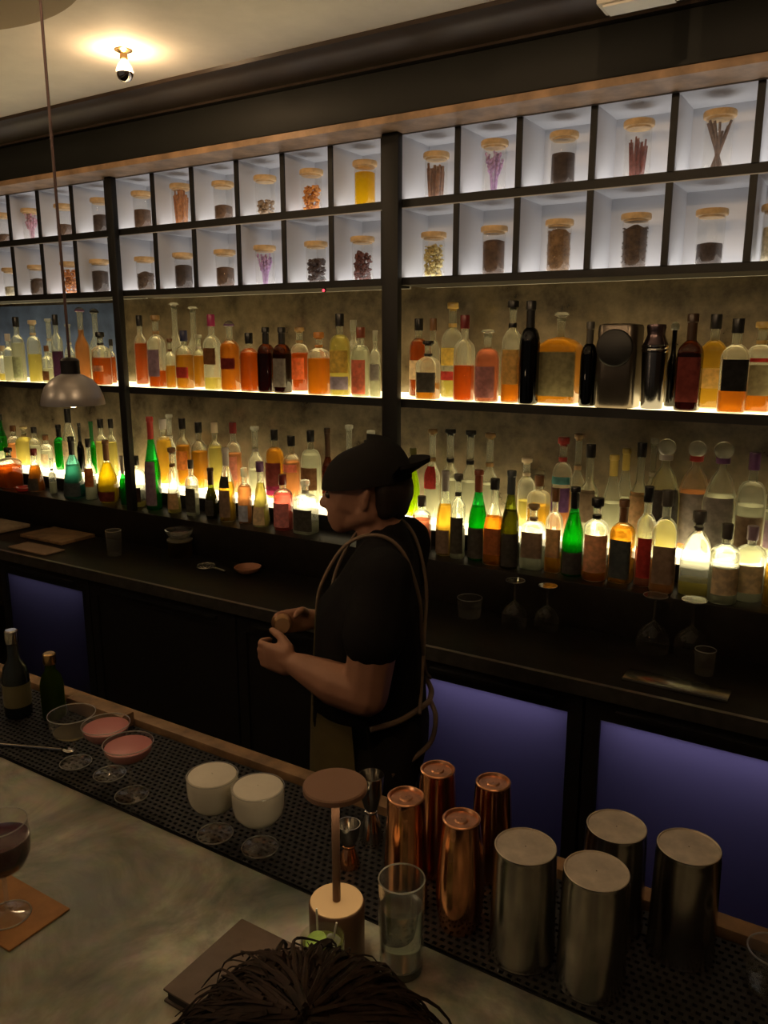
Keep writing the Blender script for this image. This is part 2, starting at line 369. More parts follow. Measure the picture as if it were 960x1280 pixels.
def bottle(row, x, y, z, H, R, shape, cs, cap, cc, gk, lk, fill, labels, text):
    t = thing('bottle', text[0], 'bottle', (x, y, z), text[1], 0. if cs == 's' else 0.)
    t.rotation_euler.z = rnd.uniform(-.12, .12) if cs == 's' else rnd.uniform(-.3, .3)
    rn = min(.40*R, .0155); rn = max(rn, .009)
    n = 5.0 if cs == 's' else 2.0
    ry = .86 if cs == 's' else 1.0
    q, zs, zm = rprof(shape, R, H, rn)
    # cross-section goes from square at the body to round at the neck
    def lathe(prof, inset=0., close=True):
        m = MB(); seg = 32 if cs == 's' else 26
        vs = []; fs = []
        for r, zz in prof:
            k_ = min(1., max(0., (r - rn*1.2) / max(1e-5, R - rn*1.2)))
            nn = 2. + (n - 2.) * k_; rr_y = 1. + (ry - 1.) * k_
            for k in range(seg):
                a = 2*PI*(k+.5)/seg; ca, sa = math.cos(a), math.sin(a)
                e = (abs(ca)**nn + abs(sa)**nn) ** (-1./nn)
                vs.append(((r-inset)*e*ca, (r-inset)*e*sa*rr_y, zz))
        for j in range(len(prof)-1):
            for k in range(seg):
                k2 = (k+1) % seg; fs.append((j*seg+k, j*seg+k2, (j+1)*seg+k2, (j+1)*seg+k))
        fs.append(tuple(range(seg-1, -1, -1)))
        if close: fs.append(tuple((len(prof)-1)*seg+k for k in range(seg)))
        return m.add(vs, fs)
    lathe(q, close=False).build('glass_body', M_glass(gk), t)
    # liquid
    zf = (.02 + (fill * .72)) * H if shape not in ('squat',) else (.02 + fill*.66)*H
    lp = [(r, max(zz, .012 * H if zz < .01*H else zz)) for r, zz in q if zz < zf]
    if len(lp) > 1:
        a = lp[-1]; b = q[len(lp)] if len(lp) < len(q) else q[-1]
        k_ = (zf - a[1]) / max(1e-6, b[1] - a[1]); lp.append((a[0] + (b[0]-a[0])*k_, zf))
        lp = [(max(.004, r - .0025), zz) for r, zz in lp]; lp[0] = (lp[0][0], .006)
        lathe(lp).build('liquid', M_liq(lk), t)
    # closure
    mc = M_cap(cc)
    if cap == 'screw':
        MB().lathe([(rn*1.22, zm-.085*H), (rn*1.25, zm-.08*H), (rn*1.25, H-.003), (rn*1.18, H)], seg=20).build('screw_cap', mc, t)
    elif cap == 'cork':
        c = MB().lathe([(rn*.9, zm-.02*H), (rn*.9, zm+.001), (rn*1.5, zm+.002), (rn*1.55, zm+.006), (rn*1.55, H-.004), (rn*1.4, H)], seg=20).build('stopper', mc, t)
        MB().lathe([(rn*1.12, zs+.01*H), (rn*1.14, zs+.012*H), (rn*1.14, zs+.05*H), (rn*1.12, zs+.052*H)], seg=20).build('neck_band', mc if cc != 'clearcap' else M_paint('palegrey'), t)
    elif cap == 'foil':
        z0 = zs + .0*H
        MB().lathe([(rn*1.05, z0), (rn*1.08, z0+.01), (rn*1.08, zm-.02*H), (rn*1.25, zm-.015*H), (rn*1.25, H-.004), (rn*1.1, H)], seg=20).build('foil_capsule', mc, t)
    elif cap == 'ball':
        rb = min(.6*R, (H-zm)/1.7) if R > .03 else rn*1.6
        MB().sphere((0, 0, H-rb), rb, 20, 12).build('ball_stopper', M_cap('clearcap'), t)
        MB().lathe([(rn*1.5, zm-.05*H), (rn*1.65, zm-.045*H), (rn*1.65, zm+.006), (rn*1.0, zm+.008), (rn*.9, H-2*rb+.004)], seg=20).build('collar', mc, t)
    elif cap == 'deca':
        rb = rn*1.7
        MB().lathe([(rn*.9, zm-.01), (rn*.9, zm+.004), (rn*1.9, zm+.012), (rn*2.0, zm+.5*(H-zm)), (rn*1.7, H-.004), (rn*1.2, H)], seg=20).build('stopper', mc, t)
        MB().lathe([(rn*1.14, zm-.03*H), (rn*1.2, zm-.028*H), (rn*1.2, zm-.006), (rn*1.14, zm-.004)], seg=20).build('neck_band', mc, t)
    elif cap == 'flame':
        h = H - zm
        MB().lathe([(rn*.9, zm-.01), (rn*1.0, zm+.1*h), (rn*1.45, zm+.3*h), (rn*1.3, zm+.5*h), (rn*.85, zm+.75*h), (rn*.3, H-.004), (.001, H)], seg=20).build('pointed_stopper', M_cap('clearcap'), t)
        MB().lathe([(rn*1.25, zm-.02*H), (rn*1.7, zm-.012*H), (rn*1.7, zm+.004), (rn*1.1, zm+.006)], seg=20).build('collar', mc, t)
    # paper labels: curved patches standing just off the glass, on the side facing the bar
    if labels != '-':
        for lb in labels.split('+'):
            c, a, b = lb.split(':'); a, b = float(a)*.62*H, float(b)*.62*H
            m = MB(); K = 14; half = .86 if cs == 's' else 1.05
            zz = [a + (b-a)*i/6 for i in range(7)]
            def rad(zv):
                for i in range(len(q)-1):
                    if q[i][1] <= zv <= q[i+1][1]:
                        return q[i][0] + (q[i+1][0]-q[i][0]) * (zv-q[i][1])/max(1e-6, q[i+1][1]-q[i][1])
                return rn
            for off in (.0005, .0009):
                vs = []
                for zv in zz:
                    r = rad(zv)
                    k_ = min(1., max(0., (r - rn*1.2)/max(1e-5, R - rn*1.2))); nn = 2. + (n-2.)*k_; yy = 1. + (ry-1.)*k_
                    for k in range(K+1):
                        g = -PI/2 + half*(2*k/K-1) + .18
                        ca, sa = math.cos(g), math.sin(g); e = (abs(ca)**nn + abs(sa)**nn)**(-1./nn)
                        vs.append(((r+off)*e*ca, (r+off)*e*sa*yy, zv))
                fs = [(j*(K+1)+k, j*(K+1)+k+1, (j+1)*(K+1)+k+1, (j+1)*(K+1)+k) for j in range(6) for k in range(K)]
                m.add(vs, fs)
            m.build('paper_label', M_paint(c), t)
    return t
BOT = '''
M -4.543 2.965 1.755 0.207 0.0305 std r screw cream clear straw .25 -
M -4.465 2.955 1.755 0.277 0.0325 std r screw white clear clear .7 -
M -4.386 2.965 1.755 0.373 0.0369 std r screw black clear clear .8 palegreen:.1:.62
M -4.234 2.965 1.755 0.353 0.0385 arch r cork cream clear straw .6 -
M -4.124 2.965 1.755 0.209 0.0269 std s screw brown clear clear .5 brown:.1:.5
M -4.023 2.965 1.755 0.381 0.0310 std r screw black clear purple .62 -
M -3.807 2.965 1.755 0.420 0.0389 long r flame purple clear peach .95 -
M -3.654 2.965 1.755 0.283 0.0466 squat s cork black clear redamber .75 peach:.42:.6
M -3.220 2.965 1.755 0.365 0.0422 std s cork bronze clear redamber .3 mauve:.25:.85
M -3.126 2.965 1.755 0.249 0.0258 std r cork brown clear amber .6 -
M -3.024 2.965 1.755 0.288 0.0393 squat s screw navy clear amber .85 red:.3:.6
M -2.833 2.965 1.755 0.363 0.0383 std s screw magenta clear straw .2 brown:.55:.9
M -2.717 2.965 1.755 0.335 0.0415 std s flame purple clear orange .9 darkred:.5:.75
M -2.595 2.965 1.755 0.275 0.0408 squat s screw black clear redamber .98 -
M -2.491 2.965 1.755 0.300 0.0366 arch s foil black brown brown .8 -
M -2.395 2.965 1.755 0.299 0.0379 arch s foil black brown brown .8 grey:.15:.85
M -2.183 2.965 1.755 0.276 0.0473 squat s cork orange clear orange .85 -
M -2.068 2.965 1.755 0.355 0.0466 arch r screw black clear straw .95 yellow:.45:.9+lilac:.12:.38
M -1.958 2.965 1.755 0.296 0.0407 arch r screw redbrown clear clear .9 coral:.06:.86
M -1.883 2.965 1.755 0.282 0.0235 std r screw clearcap clear clear .6 greyish:.4:.8
M -1.623 2.965 1.755 0.239 0.0452 std s cork black clear amber .35 charcoal:.2:.75
M -1.457 2.965 1.755 0.339 0.0377 std s screw darkred clear redorange .55 -
M -1.355 2.965 1.755 0.282 0.0479 arch r deca clearcap clear rose .98 dustyrose:.1:.8
M -1.252 2.965 1.755 0.390 0.0350 std s cork black clear orange .6 gold:.3:.85
M -1.171 2.945 1.755 0.387 0.0388 arch r foil black black black .5 -
M -1.085 3.045 1.755 0.347 0.0786 std s deca clearcap clear amber .95 greyolive:.14:.92
M -0.945 2.965 1.755 0.308 0.0303 arch r foil charcoal black black .5 -
M -0.587 2.965 1.755 0.331 0.0406 std s foil darkbrown brown brown .8 maroon:.15:.9
M -0.441 2.965 1.755 0.313 0.0448 std s screw black clear orange .3 black:.38:.92
M -0.374 3.045 1.755 0.303 0.0453 arch s cork gold clear orange .3 olivegrey:.3:.85+red:.9:.97
M -4.300 3.120 1.755 0.366 0.0352 long r cork clearcap clear clear .6 -
M -4.121 3.120 1.755 0.332 0.0299 long r cork clearcap clear clear .6 -
M -3.879 3.120 1.755 0.418 0.0381 long r flame black clear clear .6 -
M -3.756 3.120 1.755 0.245 0.0221 std r screw black clear redamber .8 -
M -3.513 3.120 1.755 0.373 0.0344 std r screw black clear redamber .8 -
M -3.241 3.120 1.755 0.434 0.0354 long r deca clearcap clear clear .2 -
M -3.106 3.120 1.755 0.411 0.0348 long r deca clearcap clear clear .2 -
M -3.038 3.080 1.755 0.269 0.0322 std s cork clearcap clear amber .8 -
M -2.411 3.120 1.755 0.301 0.0431 arch r cork bronze clear redorange .8 redorange:.3:.85
M -2.100 3.120 1.755 0.331 0.0323 std r screw clearcap clear clear .6 -
M -1.756 3.120 1.755 0.333 0.0410 arch r screw black clear redamber .95 cream:.35:.75
M -1.679 3.110 1.755 0.332 0.0303 std r screw brown clear amber .5 -
M -1.591 3.120 1.755 0.397 0.0467 std r cork gold clear straw .3 yellow:.55:.85+red:.3:.45
M -0.678 3.120 1.755 0.308 0.0216 long r ball clearcap black black .5 -
M -0.538 3.120 1.755 0.332 0.0449 std s screw black clear honey .95 gold:.35:.7
B -4.951 3.160 1.200 0.317 0.0413 burg r screw black green green .7 palegreen:.1:.4
B -4.812 3.160 1.200 0.250 0.0407 std r screw brown clear peach .7 -
B -4.701 3.160 1.200 0.251 0.0503 std s cork straw clear straw .95 -
B -4.593 3.160 1.200 0.252 0.0349 std r screw black clear clear .7 -
B -4.480 3.160 1.200 0.208 0.0369 std r screw brown clear clear .7 cream:.2:.7
B -4.345 3.160 1.200 0.281 0.0340 std r foil black green green .8 -
B -4.245 3.160 1.200 0.385 0.0433 deca r screw black clear clear .6 cream:.4:.8
B -4.146 3.160 1.200 0.302 0.0214 long r foil black black black .7 -
B -4.035 3.160 1.200 0.317 0.0259 long r foil green green green .7 -
B -3.948 3.160 1.200 0.336 0.0349 std r screw black clear straw .8 -
B -3.856 3.160 1.200 0.341 0.0300 std r screw black clear straw .8 -
B -3.420 3.160 1.200 0.363 0.0439 arch r screw white clear honey .9 -
B -3.269 3.160 1.200 0.375 0.0389 std r screw black clear amber .8 orange:.4:.85
B -3.147 3.160 1.200 0.360 0.0405 std s screw black clear amber .75 -
B -3.029 3.160 1.200 0.366 0.0378 std r screw cream clear straw .85 -
B -2.897 3.160 1.200 0.373 0.0413 std r screw darkred clear peach .75 salmon:.3:.85
B -2.747 3.160 1.200 0.360 0.0386 long r cork clearcap clear clear .5 -
B -2.618 3.160 1.200 0.351 0.0479 arch r screw black clear amber .95 maroon:.2:.85+magenta:.08:.3
B -2.509 3.160 1.200 0.325 0.0433 std r screw black clear peach .8 coral:.72:.92
B -2.387 3.160 1.200 0.360 0.0504 arch r screw black clear clear .9 brown:.3:.8
B -2.284 3.160 1.200 0.378 0.0306 long r foil darkbrown brown amber .6 -
B -2.156 3.160 1.200 0.401 0.0339 long r cork clearcap clear clear .5 -
B -2.031 3.160 1.200 0.381 0.0333 long r cork clearcap clear clear .5 -
B -1.803 3.160 1.200 0.314 0.0323 burg r screw olive lime lime .9 -
B -1.702 3.160 1.200 0.407 0.0354 long r cork bronze clear clear .5 red:.55:.95
B -1.612 3.160 1.200 0.412 0.0401 long r cork black clear clear .6 -
B -1.513 3.160 1.200 0.411 0.0396 long r cork black clear clear .6 -
B -1.420 3.160 1.200 0.406 0.0373 long r cork bronze clear clear .6 -
B -1.191 3.160 1.200 0.242 0.0427 squat s screw brown clear honey .7 -
B -1.093 3.160 1.200 0.409 0.0420 arch r cork red clear peach .6 teal:.86:.98+purple:.4:.8
B -0.978 3.160 1.200 0.387 0.0397 long r screw black clear clear .6 greybrown:.3:.85
B -0.882 3.160 1.200 0.352 0.0406 burg r foil yellow clear clear .6 -
B -0.777 3.160 1.200 0.407 0.0369 long r screw black clear clear .6 tan:.2:.85
B -0.680 3.140 1.200 0.431 0.0602 globe r ball greyish clear straw .6 darkgrey:.35:.9
B -0.584 3.220 1.200 0.422 0.0620 globe r ball red clear peach .7 greyish:.1:.85
B -0.478 3.150 1.200 0.433 0.0598 globe r ball purple clear clear .7 greyish:.1:.85
B -0.368 3.120 1.200 0.403 0.0511 arch r screw purple clear clear .7 greybrown:.2:.7
B -3.453 3.240 1.200 0.382 0.0336 long r cork clearcap clear clear .5 red:.5:.7
B -1.277 3.230 1.200 0.301 0.0372 std r cork cream clear straw .5 -
B -1.052 3.230 1.200 0.418 0.0327 long r cork tan clear clear .6 -
B -0.856 3.240 1.200 0.370 0.0350 burg r foil yellow clear clear .6 -
B -0.748 3.230 1.200 0.417 0.0280 long r cork clearcap clear clear .5 -
B -0.298 3.230 1.200 0.337 0.0405 arch r screw mauve clear clear .7 mauve:.2:.7
F -4.595 2.970 1.095 0.245 0.0679 squat s cork black clear redorange .8 -
F -4.339 2.970 1.095 0.258 0.0496 cone r screw darkred clear orange .8 charcoal:.05:.5
F -4.178 2.970 1.095 0.217 0.0209 long r cork clearcap clear clear .4 -
F -3.979 2.970 1.095 0.354 0.0613 cone r foil black teal teal .7 slate:.05:.4
F -3.830 2.970 1.095 0.350 0.0313 long r screw black clear clear .5 rust:.35:.85
F -3.680 2.970 1.095 0.355 0.0571 tear r foil brown clear yellow .85 maroon:.05:.3
F -3.554 2.970 1.095 0.274 0.0195 long r foil greyish green green .7 -
F -3.466 2.990 1.095 0.278 0.0495 squat r screw black clear straw .12 darkbrown:.15:.62
F -3.312 2.970 1.095 0.503 0.0421 burg r foil red green green .7 mauve:.08:.85
F -3.160 2.970 1.095 0.346 0.0351 cone r cork brown clear straw .3 tan:.1:.5
F -3.025 2.970 1.095 0.293 0.0305 std s screw charcoal clear clear .7 charcoal:.1:.8
F -2.889 2.970 1.095 0.262 0.0340 tear r foil darkbrown olive olive .8 charcoal:.1:.6
F -2.779 2.970 1.095 0.373 0.0414 burg r foil palegrey clear honey .7 charcoal:.75:1+taupe:.1:.7
F -2.661 2.970 1.095 0.281 0.0350 std r screw clearcap clear peach .9 paleblue:.08:.55
F -2.557 2.970 1.095 0.321 0.0421 cone r screw purple clear straw .9 cream:.05:.5
F -2.416 2.970 1.095 0.270 0.0470 squat r screw darkred clear pink .95 pink:.1:.8
F -2.281 2.970 1.095 0.255 0.0536 squat s cork clearcap clear clear .3 charcoal:.1:.75
F -1.649 2.970 1.095 0.243 0.0422 squat r screw charcoal clear rose .85 taupe:.2:.7
F -1.535 2.970 1.095 0.364 0.0382 burg r foil greyish clear honey .8 taupe:.05:.5
F -1.464 2.950 1.095 0.359 0.0311 std r cork charcoal clear clear .5 charcoal:.1:.8
F -1.381 2.970 1.095 0.380 0.0406 burg r foil redbrown green green .8 charcoal:.05:.6
F -1.295 2.940 1.095 0.356 0.0381 burg s screw black clear orange .75 rust:.2:.7
F -1.216 2.920 1.095 0.398 0.0375 burg r foil slate olive olive .8 charcoal:.05:.6
F -1.137 2.970 1.095 0.262 0.0468 arch s cork bronze clear clear .4 taupe:.3:.95
F -1.046 2.960 1.095 0.337 0.0307 std s screw brown clear amber .3 tan:.3:.85
F -0.968 2.960 1.095 0.351 0.0424 burg r foil black green green .95 darkgrey:.05:.45
F -0.876 2.950 1.095 0.318 0.0476 squat r cork black clear orange .22 peach:.18:.92
F -0.781 2.970 1.095 0.319 0.0427 std s foil brown clear amber .9 slate:.1:.85
F -0.694 2.970 1.095 0.378 0.0363 std r screw black clear rose .5 red:.15:.8
F -0.618 2.930 1.095 0.377 0.0425 std s screw charcoal clear peach .4 taupe:.15:.75
F -0.512 2.970 1.095 0.306 0.0534 deca s cork charcoal clear straw .2 -
F -0.409 2.920 1.095 0.281 0.0491 squat r screw charcoal clear clear .6 cream:.2:.75
F -0.337 3.000 1.095 0.266 0.0522 squat r screw mauve clear clear .6 cream:.2:.8
F -0.252 2.970 1.095 0.273 0.0322 std r screw brown clear honey .7 -
'''
NAME = {'palegreen':'pale green','darkred':'dark red','darkbrown':'dark brown','redbrown':'red-brown','palegrey':'pale grey','dustyrose':'dusty rose','greyolive':'grey-olive','olivegrey':'olive-grey','paleblue':'pale blue','greybrown':'grey-brown','darkgrey':'dark grey','redorange':'red-orange','redamber':'reddish amber','clearcap':'clear','greyish':'grey'}
nm = lambda k: NAME.get(k, k)
SHN = {'std':'','long':'long-necked','arch':'round-shouldered','burg':'sloping','squat':'squat','cone':'conical','tear':'teardrop','deca':'decanter-style','globe':'broad'}
CAPN = {'screw':'cap','cork':'stopper','foil':'capsule','ball':'collar under a ball stopper','deca':'stopper','flame':'collar under a pointed stopper'}
ROWN = {'M':('middle shelf','bottles on the middle shelf'),'B':('lower back row','bottles on the raised lower step'),'F':('lower front row','bottles along the front of the ledge')}
blist = [l.split() for l in BOT.strip().splitlines()]
def bay_of(x): return 'left' if x < -3.43 else ('centre' if x < -1.766 else 'right')
bay_rows = {}
for b in blist: bay_rows.setdefault((b[0], bay_of(float(b[1]))), []).append(b)
for (row, bay), bs in bay_rows.items():
    bs.sort(key=lambda b: float(b[1]))
    for i, b in enumerate(bs):
        x, y, z, H, R = map(float, b[1:6]); shape, cs, cap, cc, gk, lk, fill, labels = b[6:]
        col = nm(gk) if gk != 'clear' else ('clear' if lk == 'clear' else nm(lk))
        words = ' '.join(w for w in (col, 'square' if cs == 's' else '', SHN[shape]) if w)
        txt = f'{words} bottle with {nm(cc)} {CAPN[cap].split()[0]}'
        if labels != '-' and labels.split(':')[0] != cc: txt += f', {nm(labels.split(":")[0])} label'
        tail = f', {ORD[i]} from left, {ROWN[row][0]}, {bay} bay'
        if len((txt + tail).replace('-', ' ').split()) > 16: txt = f'{words} bottle, {nm(cc)} {CAPN[cap].split()[0]}'
        if len((txt + tail).replace('-', ' ').split()) > 16: txt = f'{words} bottle'
        txt += tail
        bottle(row, x, y, z, H, R, shape, cs, cap, cc, gk, lk, float(fill), labels, (txt, ROWN[row][1]))

# ------------------------------------------------------------------ storage jars in the cubbies
m_jar = glassy('jar_glass', (.95, .94, .92), .06, .5)
m_lid = solid('bamboo_lid', (.62, .42, .2), .5, noise=.2, scale=30)
CONT = {  # kind, colour, fill
 'brown powder': ('fill', (.10,.055,.03)), 'dark spice': ('fill', (.045,.028,.02)), 'dark leaf tea': ('leaf', (.08,.05,.03)), 'brown dried leaves': ('leaf', (.22,.13,.06)),
 'orange-brown bark sticks': ('sticks', (.40,.17,.06)), 'brown bark sticks': ('sticks', (.22,.11,.06)), 'crossed cinnamon sticks': ('cross', (.14,.085,.055)),
 'lilac flower sprigs': ('sprigs', (.45,.28,.52)), 'pink flower sprigs': ('sprigs', (.52,.28,.36)), 'orange dried peel': ('chunks', (.62,.25,.04)),
 'brown nut pieces': ('chunks', (.28,.19,.11)), 'dark dried fruit': ('chunks', (.06,.035,.03)), 'dark red dried berries': ('chunks', (.13,.04,.03)),
 'yellow syrup': ('liquid', (.72,.50,.03)), 'red dried chillies': ('shards', (.20,.06,.045)), 'yellow dried flowers': ('mixed', (.6,.5,.2)),
 'pale seeds': ('fill', (.5,.45,.3)), 'mixed orange dried fruit': ('mixed', (.6,.25,.08))}
def jar(x, z, H, content, fill, label):
    t = thing('storage_jar', label, 'jar', (x, 2.99, z), 'jars in the cubbies')
    t.rotation_euler.z = rnd.uniform(-3, 3)
    r = .045; hb = H - .021
    MB().lathe([(r*.9,0),(r,.006),(r,hb*.9),(r*.98,hb*.97),(r*.96,hb)], seg=28, close=False).add([(r*.9*math.cos(2*PI*k/28), r*.9*math.sin(2*PI*k/28), 0) for k in range(28)], [tuple(range(27,-1,-1))]).build('glass_body', m_jar, t)
    MB().lathe([(r*.9,hb-.006),(r*.92,hb),(r*1.12,hb+.001),(r*1.16,hb+.005),(r*1.16,H-.004),(r*1.1,H)], seg=28).build('wooden_lid', m_lid, t)
    kind, c = CONT[content]; m = solid('content_' + content.replace(' ', '_'), c, .75, noise=.35, scale=60)
    zf = max(.02, hb*fill); ri = r*.93; mb = MB()
    if kind in ('fill', 'leaf'):
        bump = .003 if kind == 'fill' else .009
        prof = [(ri*.95,.003),(ri,.008)] + [(ri*(1-rnd.random()*bump*6), .008+(zf-.008)*k/6) for k in range(1,6)] + [(ri*.97,zf-bump),(ri*.6,zf+bump*rnd.random()),(ri*.2,zf+bump)]
        mb.lathe(prof, seg=24)
        if kind == 'leaf':
            for _ in range(60):
                a = rnd.uniform(0, 2*PI); zz = rnd.uniform(.01, zf); mb.sphere((ri*.93*math.cos(a), ri*.93*math.sin(a), zz), .006, 6, 4, (1,1,.5))
    elif kind == 'liquid':
        mb.lathe([(ri*.95,.003),(ri,.008),(ri,zf-.002),(ri*.9,zf)], seg=24); m = liquid('yellow_syrup', (.85,.62,.05), .6)
    elif kind in ('sticks', 'shards'):
        for _ in range(26 if kind == 'sticks' else 22):
            a = rnd.uniform(0, 2*PI); q = ri*.8*math.sqrt(rnd.random()); a2 = a + rnd.uniform(-.6,.6); top = zf*rnd.uniform(.75,1.12)
            mb.tube([(q*.8*math.cos(a), q*.8*math.sin(a), .004), (q*math.cos(a2), q*math.sin(a2), top)], rnd.uniform(.004,.007), 6, .003 if kind == 'shards' else None)
    elif kind == 'cross':
        for k in range(9):
            a = k*2*PI/9 + rnd.uniform(-.2,.2); mb.tube([(ri*.45*math.cos(a), ri*.45*math.sin(a), .004), (-ri*.86*math.cos(a+.3), -ri*.86*math.sin(a+.3), hb*rnd.uniform(.72,.96))], .0045, 7)
    elif kind == 'sprigs':
        for _ in range(26):
            a = rnd.uniform(0, 2*PI); q = ri*.82*math.sqrt(rnd.random()); zt = hb*rnd.uniform(.6,.95)
            mb.tube([(q*.3*math.cos(a), q*.3*math.sin(a), .004), (q*.5*math.cos(a), q*.5*math.sin(a), zt*.55), (q*math.cos(a), q*math.sin(a), zt)], .0014, 5)
            for j in range(3): mb.sphere((q*(.7+.15*j)*math.cos(a), q*(.7+.15*j)*math.sin(a), zt*(.72+.14*j)), rnd.uniform(.004,.007), 7, 5, (1,1,1.5))
    else:
        nn = int(200*fill)+25
        for _ in range(nn):
            a = rnd.uniform(0, 2*PI); q = ri*.86*math.sqrt(rnd.random()); zz = rnd.uniform(.008, zf)
            mb.sphere((q*math.cos(a), q*math.sin(a), zz), rnd.uniform(.006,.011), 7, 5, (1, rnd.uniform(.6,1), rnd.uniform(.5,1)))
    mb.build('contents', m, t)
TOPJ = [(-4.437,.165,'brown powder',.35),(-4.193,.17,'pink flower sprigs',.9),(-3.902,.17,'brown powder',.45),(-3.604,.175,'dark spice',.6),
 (-3.291,.18,'brown powder',.6),(-3.018,.19,'orange-brown bark sticks',.92),(-2.743,.175,'brown powder',.45),(-2.487,.175,'brown nut pieces',.45),(-2.226,.175,'orange dried peel',.7),(-1.948,.18,'yellow syrup',.85),
 (-1.61,.175,'brown bark sticks',.8),(-1.36,.19,'lilac flower sprigs',.95),(-1.087,.185,'dark spice',.7),(-.82,.19,'red dried chillies',.75),(-.558,.185,'crossed cinnamon sticks',.9)]
BOTJ = [(-4.42,.16,'pale seeds',.4),(-4.177,.165,'dark leaf tea',.6),(-3.89,.17,'mixed orange dried fruit',.85),(-3.645,.17,'dark spice',.75),
 (-3.297,.165,'dark leaf tea',.6),(-3.024,.17,'dark spice',.75),(-2.748,.17,'brown powder',.6),(-2.501,.175,'lilac flower sprigs',.92),(-2.208,.175,'dark dried fruit',.65),(-1.962,.18,'dark red dried berries',.75),
 (-1.617,.175,'yellow dried flowers',.8),(-1.352,.18,'brown powder',.8),(-1.09,.185,'brown dried leaves',.88),(-.81,.185,'dark leaf tea',.85),(-.558,.18,'dark spice',.45),(-.355,.18,'pale seeds',.7)]
for rowname, z, J in (('upper', ZM1, TOPJ), ('lower', ZB, BOTJ)):
    cnt = {}
    for x, H, c, f in J:
        b = bay_of(x); cnt[b] = cnt.get(b, 0) + 1
        jar(x, z, H, c, f, f'jar of {c}, wooden lid, {ORD[cnt[b]-1]} from left, {rowname} cubby row, {b} bay')

# ------------------------------------------------------------------ ceiling lights
m_bulbglow = emis('bulb_filament', (1., .62, .28), 60.)
m_bulbglass = glassy('bulb_glass', (1., .93, .8), .1, .5)
m_chrome = solid('chrome', (.75, .74, .72), .06, 1.0)
m_brass = solid('brass', (.65, .42, .18), .25, 1.0)
def ceiling_bulb(x, y, label, power):
    t = thing('ceiling_bulb', label, 'lamp', (x, y, ZC), 'bare bulbs on the ceiling')
    K = .64
    k_ = lambda p: [(a*K, b*K) for a, b in p]
    MB().lathe(k_([(.018,-.05),(.022,-.045),(.022,-.02),(.034,-.012),(.05,-.006),(.05,0)]), seg=24).build('socket', m_brass, t)
    pf = [(.016,-.05),(.02,-.06),(.036,-.08),(.047,-.105),(.048,-.12)]
    MB().lathe(k_(pf), seg=28, close=False).build('glass_bulb', m_bulbglass, t)
    MB().lathe(k_([(.048,-.12),(.045,-.135),(.036,-.152),(.02,-.164),(.001,-.168)]), seg=28, close=False).build('silvered_crown', m_chrome, t)
    MB().lathe(k_([(.004,-.1),(.007,-.09),(.007,-.07),(.004,-.06)]), seg=10).build('filament', m_bulbglow, t)
    l = bpy.data.lights.new('bulb_light', 'POINT'); l.energy = power; l.color = (1., .72, .46); l.shadow_soft_size = .012
    o = bpy.data.objects.new('bulb_light', l); COL.objects.link(o); o.location = (x, y, ZC-.058)
ceiling_bulb(-2.47, 2.2, 'silver tipped bare bulb on the cream ceiling above the shelving', 7)
for (x, y), w_ in zip(((-1.35, .95), (-3.3, 1.0), (-.25, .62), (-1.4, -.6), (-3.3, -.6)), ('over the bar counter', 'over the far end of the bar', 'over the steel tins', 'behind the guests', 'at the back of the room')):  # bulbs added out of view to brighten counter, tins and ceiling
    ceiling_bulb(x, y, f'added unseen fill bulb on the ceiling {w_}', 44 if x > -1 else 28)
# ceiling emergency light box at the top right
t = thing('ceiling_light_box', 'pale rectangular light fitting hanging at the top right of the ceiling', 'light fitting', (-.65, 2.3, 2.85))
MB().box((-.1,-.045,0),(.1,.045,.16)).build('housing', solid('pale_plastic', (.6,.56,.5), .5), t, bevel=.004)
MB().box((-.085,-.035,-.006),(.085,.035,0)).build('diffuser', solid('white_plastic', (.75,.72,.66), .4), t)
MB().box((-.02,-.02,.16),(.02,.02,.17)).build('bracket', m_chrome, t)

# pendant lamp over the bartender's side of the bar
t = thing('pendant_lamp', 'grey metal dome pendant lamp hanging on a long cord at the left', 'lamp', (-1.72, 1.3, 1.84))
Lz = t.location.z
Q = .63
kq = lambda p: [(a*Q, b*.72) for a, b in p]
MB().tube([(0,0,.11),(0,0,ZC-Lz-.02)], .0035, 8).build('cord', solid('brown_cord', (.06,.03,.03), .6), t)
MB().lathe([(.045,ZC-Lz-.03),(.05,ZC-Lz-.025),(.05,ZC-Lz)], seg=24).build('ceiling_rose', m_metal_dark, t)
m_shade = solid('pendant_grey', (.38,.37,.37), .34, .5)
MB().lathe(kq([(.121,0),(.122,.003),(.116,.03),(.103,.06),(.08,.085),(.05,.10),(.034,.106),(.034,.104),(.05,.097),(.078,.082),(.1,.058),(.113,.03),(.119,.003),(.119,0),(.121,0)]), seg=40, close=False).build('shade', m_shade, t)
MB().lathe(kq([(.03,.1),(.036,.106),(.036,.15),(.028,.158),(.01,.162)]), seg=24).build('socket', m_metal_dark, t)
MB().sphere((0,0,.018), .022, 16, 12, (1,1,1.15)).build('bulb', emis('pendant_bulb', (1.,.72,.42), 9.), t)
l = bpy.data.lights.new('pendant_light', 'POINT'); l.energy = 1.0; l.color = (1., .68, .38); l.shadow_soft_size = .03
o = bpy.data.objects.new('pendant_light', l); COL.objects.link(o); o.location = (-1.72, 1.3, 1.80)

